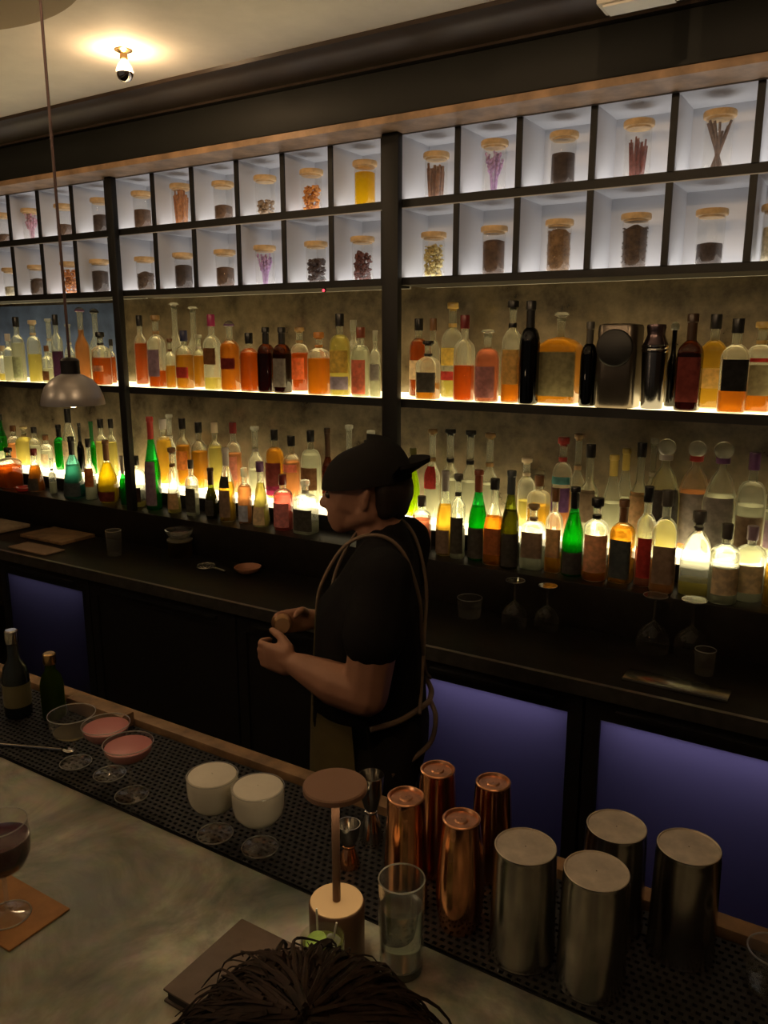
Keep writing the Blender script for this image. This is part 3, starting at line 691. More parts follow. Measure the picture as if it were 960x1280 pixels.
# metal things among the bottles on the middle shelf, right bay
t = thing('metal_canister', 'dark square metal canister with a round black disc on its front, middle shelf', 'canister', (-.838, 2.99, 1.755))
m_dkm = solid('dark_canister_metal', (.10,.085,.07), .3, .85, noise=.15, scale=8)
MB().lathe([(.068,0),(.07,.004),(.07,.285),(.066,.296),(.05,.30)], seg=40, n=7).build('body', m_dkm, t)
MB().lathe([(.062,0),(.064,.003),(.064,.009),(.060,.012),(.001,.012)], seg=40, mat=Matrix.Translation((0,-.0700,.215)) @ Matrix.Rotation(PI/2, 4, 'X')).build('round_disc', solid('matt_black_disc', (.006,.006,.006), .5), t)
MB().lathe([(.064,0),(.066,.002),(.066,.007),(.064,.009)], seg=44, close=False, mat=Matrix.Translation((0,-.0705,.215)) @ Matrix.Rotation(PI/2, 4, 'X')).build('disc_rim', m_metal_dark, t)
t = thing('cocktail_shaker', 'dark steel cocktail shaker with ringed shoulder beside the round black disc, middle shelf', 'shaker', (-.712, 2.985, 1.755))
m_gun = solid('gunmetal', (.16,.16,.17), .22, 1.0)
MB().lathe([(.036,0),(.038,.003),(.042,.10),(.045,.185),(.045,.20)], seg=36).build('tin', m_gun, t)
MB().lathe([(.0455,.20),(.047,.203),(.047,.210),(.045,.213),(.047,.216),(.047,.223),(.044,.226)], seg=36).build('ring', m_silver, t)
MB().lathe([(.044,.226),(.034,.248),(.030,.262),(.032,.275),(.034,.285),(.032,.296),(.001,.298)], seg=36).build('strainer_cap', solid('plum_metal', (.14,.1,.11), .25, .9), t)

# ------------------------------------------------------------------ things on the back counter
m_clear = glassy('tumbler_glass', (.95,.95,.93), .08, .55)
WT = .9185
m_rim = glassy('glass_rim', (.97,.97,.93), .55, .9)
def ring(r, z, tube=.0011, seg=36):
    return MB().lathe([(r + tube*math.cos(a), z + tube*math.sin(a)) for a in [i*PI/3 for i in range(7)]], seg=seg, close=False)
def upturned_coupe(x, y, s, label):
    t = thing('upturned_glass', label, 'glass', (x, y, WT), 'upturned stemmed glasses on the back counter')
    MB().lathe([(.045*s,0),(.047*s,.01*s),(.05*s,.03*s),(.046*s,.055*s),(.034*s,.075*s),(.015*s,.09*s),(.005*s,.098*s)], seg=28, close=False).build('bowl', m_clear, t)
    MB().lathe([(.005*s,.096*s),(.0038*s,.12*s),(.0038*s,.165*s),(.006*s,.172*s)], seg=14).build('stem', m_clear, t)
    MB().lathe([(.006*s,.172*s),(.03*s,.176*s),(.036*s,.179*s),(.036*s,.181*s),(.004*s,.181*s)], seg=28).build('foot', m_clear, t)
    ring(.036*s, .180*s, .0013).build('foot_edge', m_rim, t)
upturned_coupe(-1.12, 2.76, 1.0, 'small upturned coupe on the back counter, left one of the smaller pair')
upturned_coupe(-1.0, 2.79, .95, 'small upturned coupe on the back counter, right one of the smaller pair')
upturned_coupe(-.60, 2.77, 1.15, 'larger upturned goblet on the back counter below the amber bottles, left of its pair')
upturned_coupe(-.475, 2.79, 1.15, 'larger upturned goblet on the back counter below the clear decanter, right of its pair')
def tumbler(x, y, z, r, h, label, taper=.9, group=None, m=None):
    t = thing('tumbler', label, 'glass', (x, y, z), group)
    MB().lathe([(r*taper,0),(r*taper+.001,.004),(r,h),(r-.002,h),(r*taper-.002,.008),(.001,.008)], seg=28, close=False).build('glass_wall', m or m_clear, t)
    MB().lathe([(r*taper-.003,.0005),(r*taper-.001,.002),(r*taper-.003,.0075)], seg=28).build('glass_base', m or m_clear, t)
    ring(r-.001, h, .0014).build('rim', m_rim, t)
    return t
tumbler(-1.31, 2.76, WT, .05, .078, 'wide clear rocks glass standing right of the bartender on the back counter')
tumbler(-.405, 2.66, WT, .034, .085, 'small clear tumbler near the right end of the back counter')
tumbler(-3.26, 2.64, WT, .04, .13, 'clear tumbler on the back counter left of the glass bowl')
# left end of the counter: board, papers, bowl, lidded jar, dish, tongs
def slab(name, label, cat, a, b, m, bevel=.002): return tag(box(name, a, b, m, None, bevel), label, cat)
slab('cutting_board', 'dark wooden cutting board lying on the left of the back counter', 'board', (-4.02, 2.62, WT), (-3.66, 2.84, WT+.018), m_oak)
slab('folded_cloth', 'pale folded cloth at the far left of the back counter', 'cloth', (-4.5, 2.6, WT), (-4.18, 2.8, WT+.022), solid('cloth_tan', (.34,.26,.17), .9, noise=.2, scale=25), .008)
slab('bar_menu', 'small brown menu card near the counter edge at the far left', 'menu', (-3.86, 2.44, WT), (-3.55, 2.56, WT+.008), solid('card_brown', (.3,.2,.13), .7, noise=.1, scale=10))
t = thing('crystal_bowl', 'cut glass bowl with a dark centre on the ledge under the amber bottles', 'bowl', (-2.955, 2.80, WT+.095))
MB().lathe([(.04,0),(.05,.004),(.066,.03),(.072,.048),(.069,.048),(.06,.026),(.045,.008),(.001,.008)], seg=16, close=False).build('glass_wall', glassy('cut_glass', (.9,.92,.9), .25, .6), t)
MB().lathe([(.03,.009),(.04,.014),(.05,.028),(.02,.034)], seg=14).build('contents', solid('dark_fruit', (.06,.02,.015), .5, noise=.4, scale=40), t)
t = thing('lidded_jar', 'squat olive glass jar with a flat lid below the glass bowl', 'jar', (-2.955, 2.80, WT))
MB().lathe([(.052,0),(.058,.005),(.06,.03),(.06,.075),(.055,.082)], seg=28).build('glass_body', liquid('olive_contents', (.42,.36,.12), .5), t)
MB().lathe([(.057,.082),(.064,.084),(.064,.092),(.06,.095)], seg=28).build('lid', solid('dull_tin', (.3,.27,.2), .35, .7), t)
t = thing('small_dish', 'small pinkish wooden dish on the back counter left of the bartender', 'dish', (-2.47, 2.76, WT))
MB().lathe([(.035,0),(.045,.004),(.062,.02),(.065,.03),(.06,.03),(.042,.01),(.001,.008)], seg=28, close=False).build('dish_body', solid('pink_wood', (.35,.16,.09), .5, noise=.15, scale=15), t)
t = thing('red_dish', 'low red dish at the far left end of the bottle ledge', 'dish', (-4.40, 2.925, 1.0945))
MB().lathe([(.03,0),(.04,.003),(.05,.018),(.052,.026),(.047,.026),(.036,.009),(.001,.008)], seg=28, close=False).build('dish_body', solid('red_glaze', (.45,.04,.03), .25), t)
t = thing('bar_strainer', 'steel hawthorne strainer lying on the back counter beside the lidded jar', 'strainer', (-2.70, 2.72, WT+.004))
MB().lathe([(.045,0),(.046,.002),(.044,.004),(.001,.004)], seg=28).build('plate', m_steel, t)
MB().tube([(.04*math.cos(a*.6)+.001*0, .04*math.sin(a*.6), .008+.003*math.sin(a*9)) for a in [i*.25 for i in range(42)]], .002, 6).build('spring', m_steel, t)
MB().tube([(.045,0,.002),(.11,-.02,.006),(.15,-.03,.006)], .006, 8).build('handle', m_steel, t)
slab('steel_tray', 'shallow steel tray near the front edge of the back counter at the right', 'tray', (-.62, 2.46, WT), (-.3, 2.55, WT+.012), m_steel)

# ------------------------------------------------------------------ guest side: the bar counter
ZBAR = 1.1
def zinc():
    m, nt, out = newmat('patinated_zinc')
    tc = nt.nodes.new('ShaderNodeTexCoord')
    b = N(nt, 'BsdfPrincipled', Roughness=.42, Metallic=.12)
    n1 = N(nt, 'TexNoise', Scale=4.5, Detail=8., Roughness=.62, Distortion=.6); n2 = N(nt, 'TexNoise', Scale=30., Detail=4.)
    for k in (n1, n2): nt.links.new(tc.outputs['Object'], k.inputs['Vector'])
    c = nt.nodes.new('ShaderNodeValToRGB'); e = c.color_ramp.elements
    e[0].position = .36; e[0].color = (.085, .10, .09, 1); e[1].position = .66; e[1].color = (.55, .54, .45, 1)
    x = e.new(.5); x.color = (.25, .255, .21, 1)
    nt.links.new(n1.outputs['Fac'], c.inputs['Fac'])
    mx = nt.nodes.new('ShaderNodeMix'); mx.data_type = 'RGBA'; mx.blend_type = 'OVERLAY'; mx.inputs[0].default_value = .25
    nt.links.new(c.outputs[0], mx.inputs[6]); nt.links.new(n2.outputs['Color'], mx.inputs[7]); nt.links.new(mx.outputs[2], b.inputs['Base Color'])
    mr = N(nt, 'MapRange'); mr.inputs[3].default_value = .3; mr.inputs[4].default_value = .55
    nt.links.new(n1.outputs['Fac'], mr.inputs[0]); nt.links.new(mr.outputs[0], b.inputs['Roughness'])
    nt.links.new(b.outputs[0], out.inputs[0]); return m
bar = thing('bar_counter', 'grey patinated zinc bar counter in the foreground', 'counter', (-1.9, .8, 0))
L = bar.location
def PB(name, a, b, m, bevel=0): return MB().box([a[i]-L[i] for i in range(3)], [b[i]-L[i] for i in range(3)]).build(name, m, bar, bevel=bevel)
PB('countertop', (X0+.3, .44, 1.05), (.7, .93, ZBAR), zinc(), .004)
PB('mat_well', (X0+.3, .93, 1.05), (.7, 1.178, ZBAR), m_dark)
tag(box('bar_rail', (X0+.3, 1.179, 1.05), (.7, 1.215, 1.118), m_oak, None, .004), 'worn wooden rail along the bartender side of the counter', 'rail')
PB('front_panel', (X0+.3, .66, 0), (.7, .70, 1.05), m_dark)
PB('back_panel', (X0+.3, 1.14, 0), (.7, 1.17, 1.05), m_dark)
# rubber service mat with its grid of slots
mt = MB(); px, py = .0135, .0122; bw = .0032; xa, xb, ya, yb = -3.3, .45, .922, 1.174
nx, ny = int((xb-xa)/px), int((yb-ya)/py)
zt_, zb_ = 1.108, 1.1022
for j in range(ny):
    for i in range(nx):
        x0 = xa + (i + (.5 if j % 2 else 0)) * px; y0 = ya + j*py
        o = [(x0,y0),(x0+px,y0),(x0+px,y0+py),(x0,y0+py)]; q = [(x0+bw,y0+bw),(x0+px-bw,y0+bw),(x0+px-bw,y0+py-bw),(x0+bw,y0+py-bw)]
        mt.add([(a,b,zt_) for a,b in o] + [(a,b,zt_) for a,b in q] + [(a,b,zb_) for a,b in q],
               [(0,1,5,4),(1,2,6,5),(2,3,7,6),(3,0,4,7),(4,5,9,8),(5,6,10,9),(6,7,11,10),(7,4,8,11)], False)
mt.box((xa, ya, 1.1003), (xb+px*.5, yb, 1.1022))
tag(mt.build('rubber_mat', m_rubber), 'black rubber bar mat with rows of slots along the back of the counter', 'mat')
ZMAT = 1.108

# steel shaker tins, upside down
def tin(x, y, label, h=.176):
    t = thing('shaker_tin', label, 'shaker', (x, y, ZMAT), 'upturned steel tins on the mat')
    MB().lathe([(.0485,0),(.0495,.002),(.0485,.005),(.0475,.05),(.0455,h-.014),(.0445,h-.006),(.0450,h-.001),(.0446,h)], seg=44, close=False).build('wall', m_steel, t)
    MB().lathe([(.0446,h),(.0438,h+.001),(.0425,h+.001),(.0415,h-.0005),(.001,h-.0005)], seg=44, close=False).build('base_disc', solid('warm_lit_steel_base', (.62,.55,.45), .5, .55, noise=.15, scale=30), t)  # tan of the warm light from above is put into the disc colour
tin(-.368, .982, 'upturned steel shaker tin in the front row, nearest the copper shakers')
tin(-.264, .982, 'upturned steel shaker tin in the front row, right of the first tin')
tin(-.273, 1.112, 'upturned steel shaker tin in the back row, partly hidden behind the front tins', .168)
tin(-.168, 1.112, 'upturned steel shaker tin farthest right in the back row', .172)
def copper(x, y, h, label, barrel):
    t = thing('copper_shaker', label, 'shaker', (x, y, ZMAT), 'copper shakers on the mat')
    p = [(.030,0),(.031,.002),(.036,.03),(.0375,.06),(.036,.10),(.0325,h*.82),(.0290,h-.008),(.028,h-.002)] if barrel else [(.0355,0),(.0365,.003),(.0355,.006),(.0345,.05),(.032,h*.7),(.0295,h-.008),(.0285,h-.002)]
    MB().lathe(p, seg=40, close=False).build('wall', m_copper, t)
    MB().lathe([(p[-1][0],h-.002),(p[-1][0]+.0008,h),(p[-1][0]-.001,h+.0015),(p[-1][0]-.003,h+.001),(p[-1][0]-.005,h-.003),(.011,h-.003),(.009,h-.001),(.001,h-.001)], seg=40, close=False).build('base_disc', solid('copper_base', (.72,.36,.2), .3, .9, noise=.25, scale=40), t)
copper(-.567, .980, .192, 'tall straight copper shaker closest to the steel jiggers', False)
copper(-.566, 1.084, .188, 'tall copper shaker standing behind the straight one near the rail', False)
copper(-.4815, 1.122, .172, 'copper shaker at the back right near the violet fridge', False)
copper(-.4725, .985, .183, 'barrel shaped copper shaker in front beside the steel tins', True)
def jigger(x, y, h, r, m, label):
    t = thing('jigger', label, 'jigger', (x, y, ZMAT), 'jiggers on the mat')
    MB().lathe([(r*.92,0),(r*.95,.001),(r*.8,h*.2),(r*.5,h*.40),(r*.42,h*.44)], seg=30, close=False).build('lower_cup', m, t)
    MB().lathe([(r*.42,h*.43),(r*.5,h*.44),(r*.5,h*.47),(r*.42,h*.48)], seg=24).build('waist_band', m, t)
    MB().lathe([(r*.42,h*.47),(r*.55,h*.52),(r*.9,h*.75),(r,h*.995),(r,h),(r*.94,h),(r*.84,h*.76),(r*.48,h*.56),(.001,h*.54)], seg=30, close=False).build('upper_cup', m_silver, t)
jigger(-.703, 1.09, .132, .0235, m_silver, 'tall steel jigger standing behind the table lamp')
jigger(-.699, 1.012, .08, .0205, m_copper, 'small copper jigger with a steel cup beside the lamp stem')

# stemmed glasses on the mat
def coupe(x, y, label, kind):
    t = thing('cocktail_glass', label, 'glass', (x, y, ZMAT), {'white':'foam topped cocktails on the mat','pink':'pink cocktails on the mat'}.get(kind))
    r, h = (.048, .12) if kind == 'white' else (.0485, .115)
    if kind == 'white': bowl = [(.004,.046),(.018,.050),(.034,.058),(.043,.070),(.0465,.085),(.0475,.105),(.0465,h)]
    elif kind == 'pink': bowl = [(.004,.078),(.022,.080),(.036,.086),(.045,.097),(r,h)]
    else: bowl = [(.004,.058),(.022,.061),(.038,.070),(.046,.086),(r,h)]
    MB().lathe(bowl, seg=36, close=False).build('bowl', m_clear, t)
    MB().lathe([(.0325,.0005),(.033,.0015),(.02,.003),(.006,.006),(.0036,.012),(.0034,bowl[0][1]-.005),(.0045,bowl[0][1]+.002)], seg=28).build('foot_and_stem', glassy('stem_glass', (.96,.95,.92), .10, .6), t)
    ring(r if kind != 'white' else .0465, h, .0010).build('rim', m_rim, t)
    ring(.0328, .0016, .0013).build('foot_edge', m_rim, t)
    if kind == 'white':
        lp = [(max(.002,a-.0012), b+.001) for a,b in bowl[:-1]] + [(.0458,h-.004),(.043,h+.001),(.03,h+.003),(.001,h+.003)]
        MB().lathe(lp, seg=36, close=False).build('foam_drink', solid('cream_foam', (.84,.81,.71), .6, noise=.04, scale=30), t)
    elif kind == 'pink':
        MB().lathe([(max(.002,a-.0012), b+.001) for a,b in bowl[:-1]] + [(r-.003,h-.007),(r-.006,h-.006)], seg=36).build('pink_drink', solid('rose_drink', (.50,.17,.17), .4), t)
    else:
        MB().lathe([(max(.002,a-.0012), b+.001) for a,b in bowl[:3]] + [(.0400,.0755),(.03,.076)], seg=36).build('pale_drink', liquid('pale_drink', (.9,.8,.55), .35), t)
coupe(-1.392, .985, 'nearly empty coupe with a pale drink at the left end of the mat', 'clear')
coupe(-1.292, .992, 'coupe of pink cocktail next to the nearly empty coupe', 'pink')
coupe(-1.190, .962, 'coupe of pink cocktail, right one of the pink pair', 'pink')
coupe(-.9585, .955, 'white foam topped cocktail glass, left one of the white pair', 'white')
coupe(-.862, .968, 'white foam topped cocktail glass, right one of the pair beside the lamp', 'white')
tumbler(-.045, 1.10, ZMAT, .034, .062, 'small clear glass at the right edge of the mat')
# bottles at the left end of the bar
t = thing('bitters_bottle', 'dark bottle with a silver cap at the left end of the bar', 'bottle', (-1.70, 1.06, ZMAT))
MB().lathe([(.028,0),(.031,.004),(.031,.1),(.026,.125),(.014,.145),(.012,.19)], seg=26).build('glass_body', solid('dark_bottle_glass', (.015,.02,.02), .12), t)
MB().lathe([(.014,.185),(.015,.187),(.015,.215),(.012,.218)], seg=20).build('cap', m_silver, t)
MB().lathe([(.0313,.03),(.0315,.031),(.0315,.085),(.0313,.086)], seg=26, close=False).build('paper_label', solid('label_dim_olive', (.14,.13,.06), .6), t)
t = thing('syrup_bottle', 'green bottle with a gold cap beside the nearly empty coupe', 'bottle', (-1.62, 1.10, ZMAT))
MB().lathe([(.024,0),(.027,.004),(.027,.085),(.022,.105),(.012,.12),(.011,.14)], seg=26).build('glass_body', liquid('green_bottle_glass', (.16,.22,.05), .6), t)
MB().lathe([(.013,.135),(.0145,.137),(.0145,.16),(.012,.163)], seg=20).build('cap', m_brass, t)
t = thing('bar_spoon', 'thin steel bar spoon lying across the mat at the left edge', 'spoon', (-1.56, .96, ZMAT+.004))
MB().tube([(-.14,-.06,0),(0,0,0),(.1,.04,.001)], .0028, 8).build('shaft', m_silver, t)
MB().sphere((.115,.046,.002), .014, 12, 8, (1.3,.8,.2)).build('spoon_bowl', m_silver, t)
t = box('wooden_box', (-1.62, 1.135, ZMAT), (-1.42, 1.172, ZMAT+.035), m_oak, None, .003)
tag(t, 'small wooden garnish box on the rail behind the pink cocktails', 'box')

# cordless table lamp
lm = thing('table_lamp', 'small brown cordless table lamp with a flat disc shade on the bar', 'lamp', (-.603, .84, ZBAR))
m_bronze = solid('brown_lamp_metal', (.15,.085,.055), .42, .35)
MB().lathe([(.040,0),(.041,.002),(.041,.088),(.0395,.091)], seg=40).build('base', m_bronze, lm)
MB().lathe([(.0385,.0912),(.0390,.0918),(.0385,.0925)], seg=40).build('base_top', solid('lamp_base_top', (.5,.36,.2), .45, .2), lm)
MB().tube([(0,0,.09),(0,0,.272)], .006, 14).build('stem', m_bronze, lm)
MB().lathe([(.04,.270),(.046,.272),(.046,.279),(.044,.281),(.001,.2815)], seg=44).build('shade_disc', solid('lamp_shade_brown', (.24,.135,.085), .5), lm)
MB().lathe([(.034,.2685),(.036,.2695),(.034,.2699)], seg=40).build('light_ring', emis('lamp_led', (1.,.70,.38), 3.), lm)
# highball of water
t = thing('water_glass', 'tall clear highball glass of water on the bar beside the lamp', 'glass', (-.5085, .868, ZBAR))
m_hb = glassy('highball_glass', (.96,.98,.96), .02, .85)
r, h = .034, .148
MB().lathe([(r*.92,0),(r*.94,.003),(r,h),(r-.0022,h),(r*.94-.0022,.014),(.001,.014)], seg=40, close=False).build('glass_wall', m_hb, t)
ring(r-.001, h, .0012, 44).build('rim', m_rim, t)
MB().lathe([(r*.91,.0005),(r*.93,.004),(r*.92,.0135)], seg=40).build('thick_base', glassy('thick_glass', (.92,.96,.93), .06, .7, .03, .7), t)
MB().lathe([(r*.94-.003,.0145),(r*.96-.003,.06),(r*.98-.003,.104),(r*.94-.003,.1035)], seg=40).build('water', glassy('water', (.93,.97,.96), .03, .7, .03, .8), t)
t = thing('lime_drink', 'short iced drink with lime and two white picks behind the hair', 'glass', (-.572, .762, ZBAR))
r, h = .031, .098
MB().lathe([(r*.9,0),(r*.92,.003),(r,h),(r-.002,h),(r*.92-.002,.008),(.001,.008)], seg=36, close=False).build('glass_wall', m_hb, t)
MB().lathe([(r*.88,.009),(r*.9,.012),(r*.94,.084),(r*.9,.086)], seg=32).build('drink', liquid('lime_juice', (.72,.78,.4), .5), t)
MB().lathe([(.015,-.002),(.016,0),(.015,.002)], seg=20, mat=Matrix.Translation((-.006,-.006,.092)) @ Matrix.Rotation(.5, 4, 'X')).build('lime_wheel', solid('lime', (.25,.42,.08), .5, noise=.2, scale=50), t)
for a, b in (((-.01,.004,.04),(-.018,.012,.128)), ((.008,-.004,.04),(.02,.006,.126))):
    MB().tube([a, b], .0014, 6).build('pick', solid('white_pick', (.75,.75,.68), .5), t)
MB().box((-.002,.002,.07),(.018,.02,.093)).build('ice_cube', glassy('ice', (.95,.97,.95), .4, .5), t, bevel=.003)

# left of the counter: wine glass on a leather coaster; folder at the near edge
t = thing('leather_coaster', 'orange-brown leather coaster under the red wine glass', 'coaster', (-1.10, .636, ZBAR))
MB().box((-.085,-.054,0),(.077,.054,.004)).build('leather', solid('tan_leather', (.34,.16,.045), .6, noise=.2, scale=20), t, bevel=.0018)
t = thing('wine_glass', 'stemmed glass of dark red drink on the leather coaster', 'glass', (-1.092, .627, ZBAR+.0042))
bowl = [(.004,.075),(.02,.079),(.034,.09),(.0425,.108),(.0445,.13),(.042,.165)]
MB().lathe(bowl, seg=36, close=False).build('bowl', m_clear, t)
MB().lathe([(.0335,.0003),(.034,.0013),(.02,.003),(.006,.006),(.0036,.012),(.0034,.07),(.0045,.077)], seg=28).build('foot_and_stem', MATS['stem_glass'], t)
MB().lathe([(max(.002,a-.0012), b+.001) for a,b in bowl[:-1]] + [(.0425,.138),(.04,.1385)], seg=36).build('red_drink', solid('dark_red_drink', (.05,.006,.014), .15), t)
ring(.042, .165, .0010).build('rim', m_rim, t)
ring(.0338, .0014, .0013).build('foot_edge', m_rim, t)
t = thing('leather_folder', 'dark brown leather menu folder lying on the bar beside the seated guest', 'folder', (-.70, .72, ZBAR))
m_leather = solid('brown_leather', (.085,.06,.045), .5, noise=.2, scale=25)
MB().box((-.057,-.08,.0),(.057,.082,.004)).build('back_cover', m_leather, t, bevel=.0015)
MB().box((-.052,-.076,.004),(.054,.078,.018)).build('pages', solid('dark_pages', (.02,.016,.014), .7), t)
MB().box((-.057,-.08,.018),(.057,.082,.022)).build('front_cover', m_leather, t, bevel=.0015)

# ------------------------------------------------------------------ people
def hull_mesh(bm, balls, sub=2):
    """convex hull around a few balls -> a closed tapered volume"""
    tmp = bmesh.new()
    for p, r in balls:
        bmesh.ops.create_icosphere(tmp, subdivisions=sub, radius=r, matrix=Matrix.Translation(Vector(p)))
    res = bmesh.ops.convex_hull(tmp, input=tmp.verts[:])
    bmesh.ops.delete(tmp, geom=[g for g in res['geom_interior'] if isinstance(g, bmesh.types.BMVert)], context='VERTS')
    me = bpy.data.meshes.new('tmp'); tmp.to_mesh(me); tmp.free(); bm.from_mesh(me); bpy.data.meshes.remove(me)
def blob(name, hulls, voxel, mat, parent=None, smooth=6, origin=(0,0,0)):
    """union of tapered volumes remeshed into one continuous surface"""
    bm = bmesh.new()
    for h in hulls: hull_mesh(bm, h)
    me = bpy.data.meshes.new('tmp'); bm.to_mesh(me); bm.free()
    o = bpy.data.objects.new('tmp', me); COL.objects.link(o)
    r = o.modifiers.new('r', 'REMESH'); r.mode = 'VOXEL'; r.voxel_size = voxel; r.use_smooth_shade = True
    s = o.modifiers.new('s', 'SMOOTH'); s.factor = .5; s.iterations = smooth
    dg = bpy.context.evaluated_depsgraph_get(); ev = o.evaluated_get(dg)
    m2 = bpy.data.meshes.new_from_object(ev); bpy.data.objects.remove(o); bpy.data.meshes.remove(me)
    m2.name = name; m2.materials.clear(); m2.materials.append(mat)
    for p in m2.polygons: p.use_smooth = True
    m2.transform(Matrix.Translation(-Vector(origin)))
    ob = bpy.data.objects.new(name, m2); COL.objects.link(ob); ob.location = origin if parent is None else (0,0,0)
    if parent: ob.parent = parent
    return ob
def chain(pts): return [[pts[i], pts[i+1]] for i in range(len(pts)-1)]
m_skin = solid('skin', (.36, .185, .12), .5, noise=.06, scale=20)
m_tee = solid('black_tshirt', (.006, .006, .007), .9, bump=.15, scale=40, spec=.1)
m_trouser = solid('dark_trousers', (.010, .0095, .010), .9, spec=.1)
m_apron = solid('olive_apron', (.10, .08, .025), .85, noise=.12, scale=15)
m_cap = solid('black_cap_cloth', (.008, .0075, .0075), .9, bump=.1, scale=60, spec=.1)
m_strap = solid('tan_strap', (.20, .14, .095), .7)
m_hair = solid('dark_hair', (.016, .010, .007), .55)

# bartender: F = the way he faces, S = towards his left hand (the side turned to the bar)
Fv = Vector((-.929, -.370, 0)); Sv = Vector((.370, -.929, 0)); B0 = Vector((-1.13, 1.79, 0))
def q(f, s, z): v = Fv*f + Sv*s; return (v.x, v.y, z)       # relative to B0
bt = thing('person', 'bartender in black t-shirt, backwards black cap and olive apron holding a copper tin', 'person', B0)
H = []
# head: cranium, face, jaw, nose, brow, chin, ears
H += [[(q(.030,0,1.625), .092), (q(.052,0,1.600), .085)],
      [(q(.050,0,1.615), .078), (q(.088,0,1.555), .055), (q(.100,0,1.512), .034)],
      [(q(.020,.04,1.555), .045), (q(.020,-.04,1.555), .045), (q(.098,0,1.508), .026)],
      [(q(.132,0,1.600), .010), (q(.152,0,1.562), .0125), (q(.138,.012,1.556), .008), (q(.138,-.012,1.556), .008)],
      [(q(.118,.036,1.610), .014), (q(.124,0,1.612), .016), (q(.118,-.036,1.610), .014)],
      [(q(.128,.016,1.528), .008), (q(.134,0,1.529), .008), (q(.128,-.016,1.528), .008)],
      [(q(.126,.014,1.518), .008), (q(.131,0,1.516), .009), (q(.126,-.014,1.518), .008)]]
for s in (1, -1): H.append([(q(.018,s*.086,1.600), .012), (q(.010,s*.094,1.615), .010), (q(.018,s*.088,1.572), .009)])
# neck and torso
H += [[(q(.005,0,1.555), .060), (q(-.012,0,1.46), .066), (q(-.02,0,1.42), .075)]]
H += [[(q(-.02,.13,1.42), .062), (q(-.02,-.13,1.42), .062), (q(.02,.08,1.24), .125), (q(.02,-.08,1.24), .125)],
      [(q(.02,.08,1.26), .126), (q(.02,-.08,1.26), .126), (q(.022,.055,.98), .145), (q(.022,-.055,.98), .145)],
      [(q(.015,.06,1.0), .14), (q(.015,-.06,1.0), .14), (q(0,.075,.86), .125), (q(0,-.075,.86), .125)]]
# near (left) arm, hand
shN, elN, wrN = q(-.047,.185,1.415), q(-.015,.245,1.125), q(.175,.195,1.168)
H += [[(shN, .064), (q(-.03,.225,1.26), .066)], [(q(-.03,.225,1.26), .066), (elN, .058)],
      [(elN, .058), (q(.07,.225,1.140), .058)], [(q(.07,.225,1.140), .058), (wrN, .034)]]
H += [[(wrN, .030), (q(.215,.185,1.178), .022), (q(.215,.180,1.16), .022)],
      [(q(.212,.188,1.196), .019), (q(.212,.184,1.150), .019), (q(.262,.168,1.200), .0145), (q(.262,.164,1.150), .0145)]]
for k, (zz, ln) in enumerate(((1.204,.95), (1.186,1.06), (1.166,1.0), (1.148,.82))):   # four fingers curling inwards round the tin
    a = q(.262,.168,zz); b = q(.262+.030*ln,.150,zz-.001); c = q(.262+.036*ln,.150-.028*ln,zz-.003); d = q(.262+.018*ln,.150-.046*ln,zz-.005)
    H += chain([(a,.0105),(b,.0100),(c,.0092),(d,.0080)])
H += chain([(q(.205,.175,1.205),.015),(q(.235,.150,1.226),.0125),(q(.262,.128,1.232),.0105),(q(.272,.112,1.228),.0090)])   # thumb over the top
# far (right) arm, hand behind the tin
shF, elF, wrF = q(-.047,-.185,1.415), q(.02,-.25,1.13), q(.20,-.10,1.19)
H += [[(shF, .060), (q(-.02,-.23,1.26), .055)], [(q(-.02,-.23,1.26), .055), (elF, .048)], [(elF, .048), (q(.09,-.195,1.155), .048)], [(q(.09,-.195,1.155), .048), (wrF, .030)]]
H += [[(wrF, .028), (q(.235,-.06,1.215), .020), (q(.232,-.06,1.185), .020)], [(q(.232,-.062,1.222), .0165), (q(.232,-.062,1.18), .0165), (q(.272,-.022,1.228), .0135), (q(.272,-.022,1.182), .0135)]]
for zz, ln in ((1.232,.9), (1.216,1.05), (1.199,1.0), (1.183,.8)):
    H += chain([(q(.272,-.024,zz),.0100),(q(.272+.022*ln,.004,zz),.0096),(q(.272+.014*ln,.032*ln,zz-.002),.0088),(q(.272-.006*ln,.046*ln,zz-.004),.0078)])
H += chain([(q(.222,-.045,1.228),.0135),(q(.222,-.012,1.246),.0115),(q(.226,.016,1.248),.0100),(q(.230,.032,1.242),.0085)])
# legs and feet
for s in (1, -1):
    H += [[(q(0,s*.085,.88), .098), (q(.02,s*.10,.50), .062)], [(q(.02,s*.10,.50), .062), (q(-.01,s*.105,.10), .042)],
          [(q(-.03,s*.105,.045), .042), (q(.06,s*.11,.038), .038), (q(.14,s*.12,.028), .026)]]
body = blob('body', H, .0058, m_skin, bt, 3)
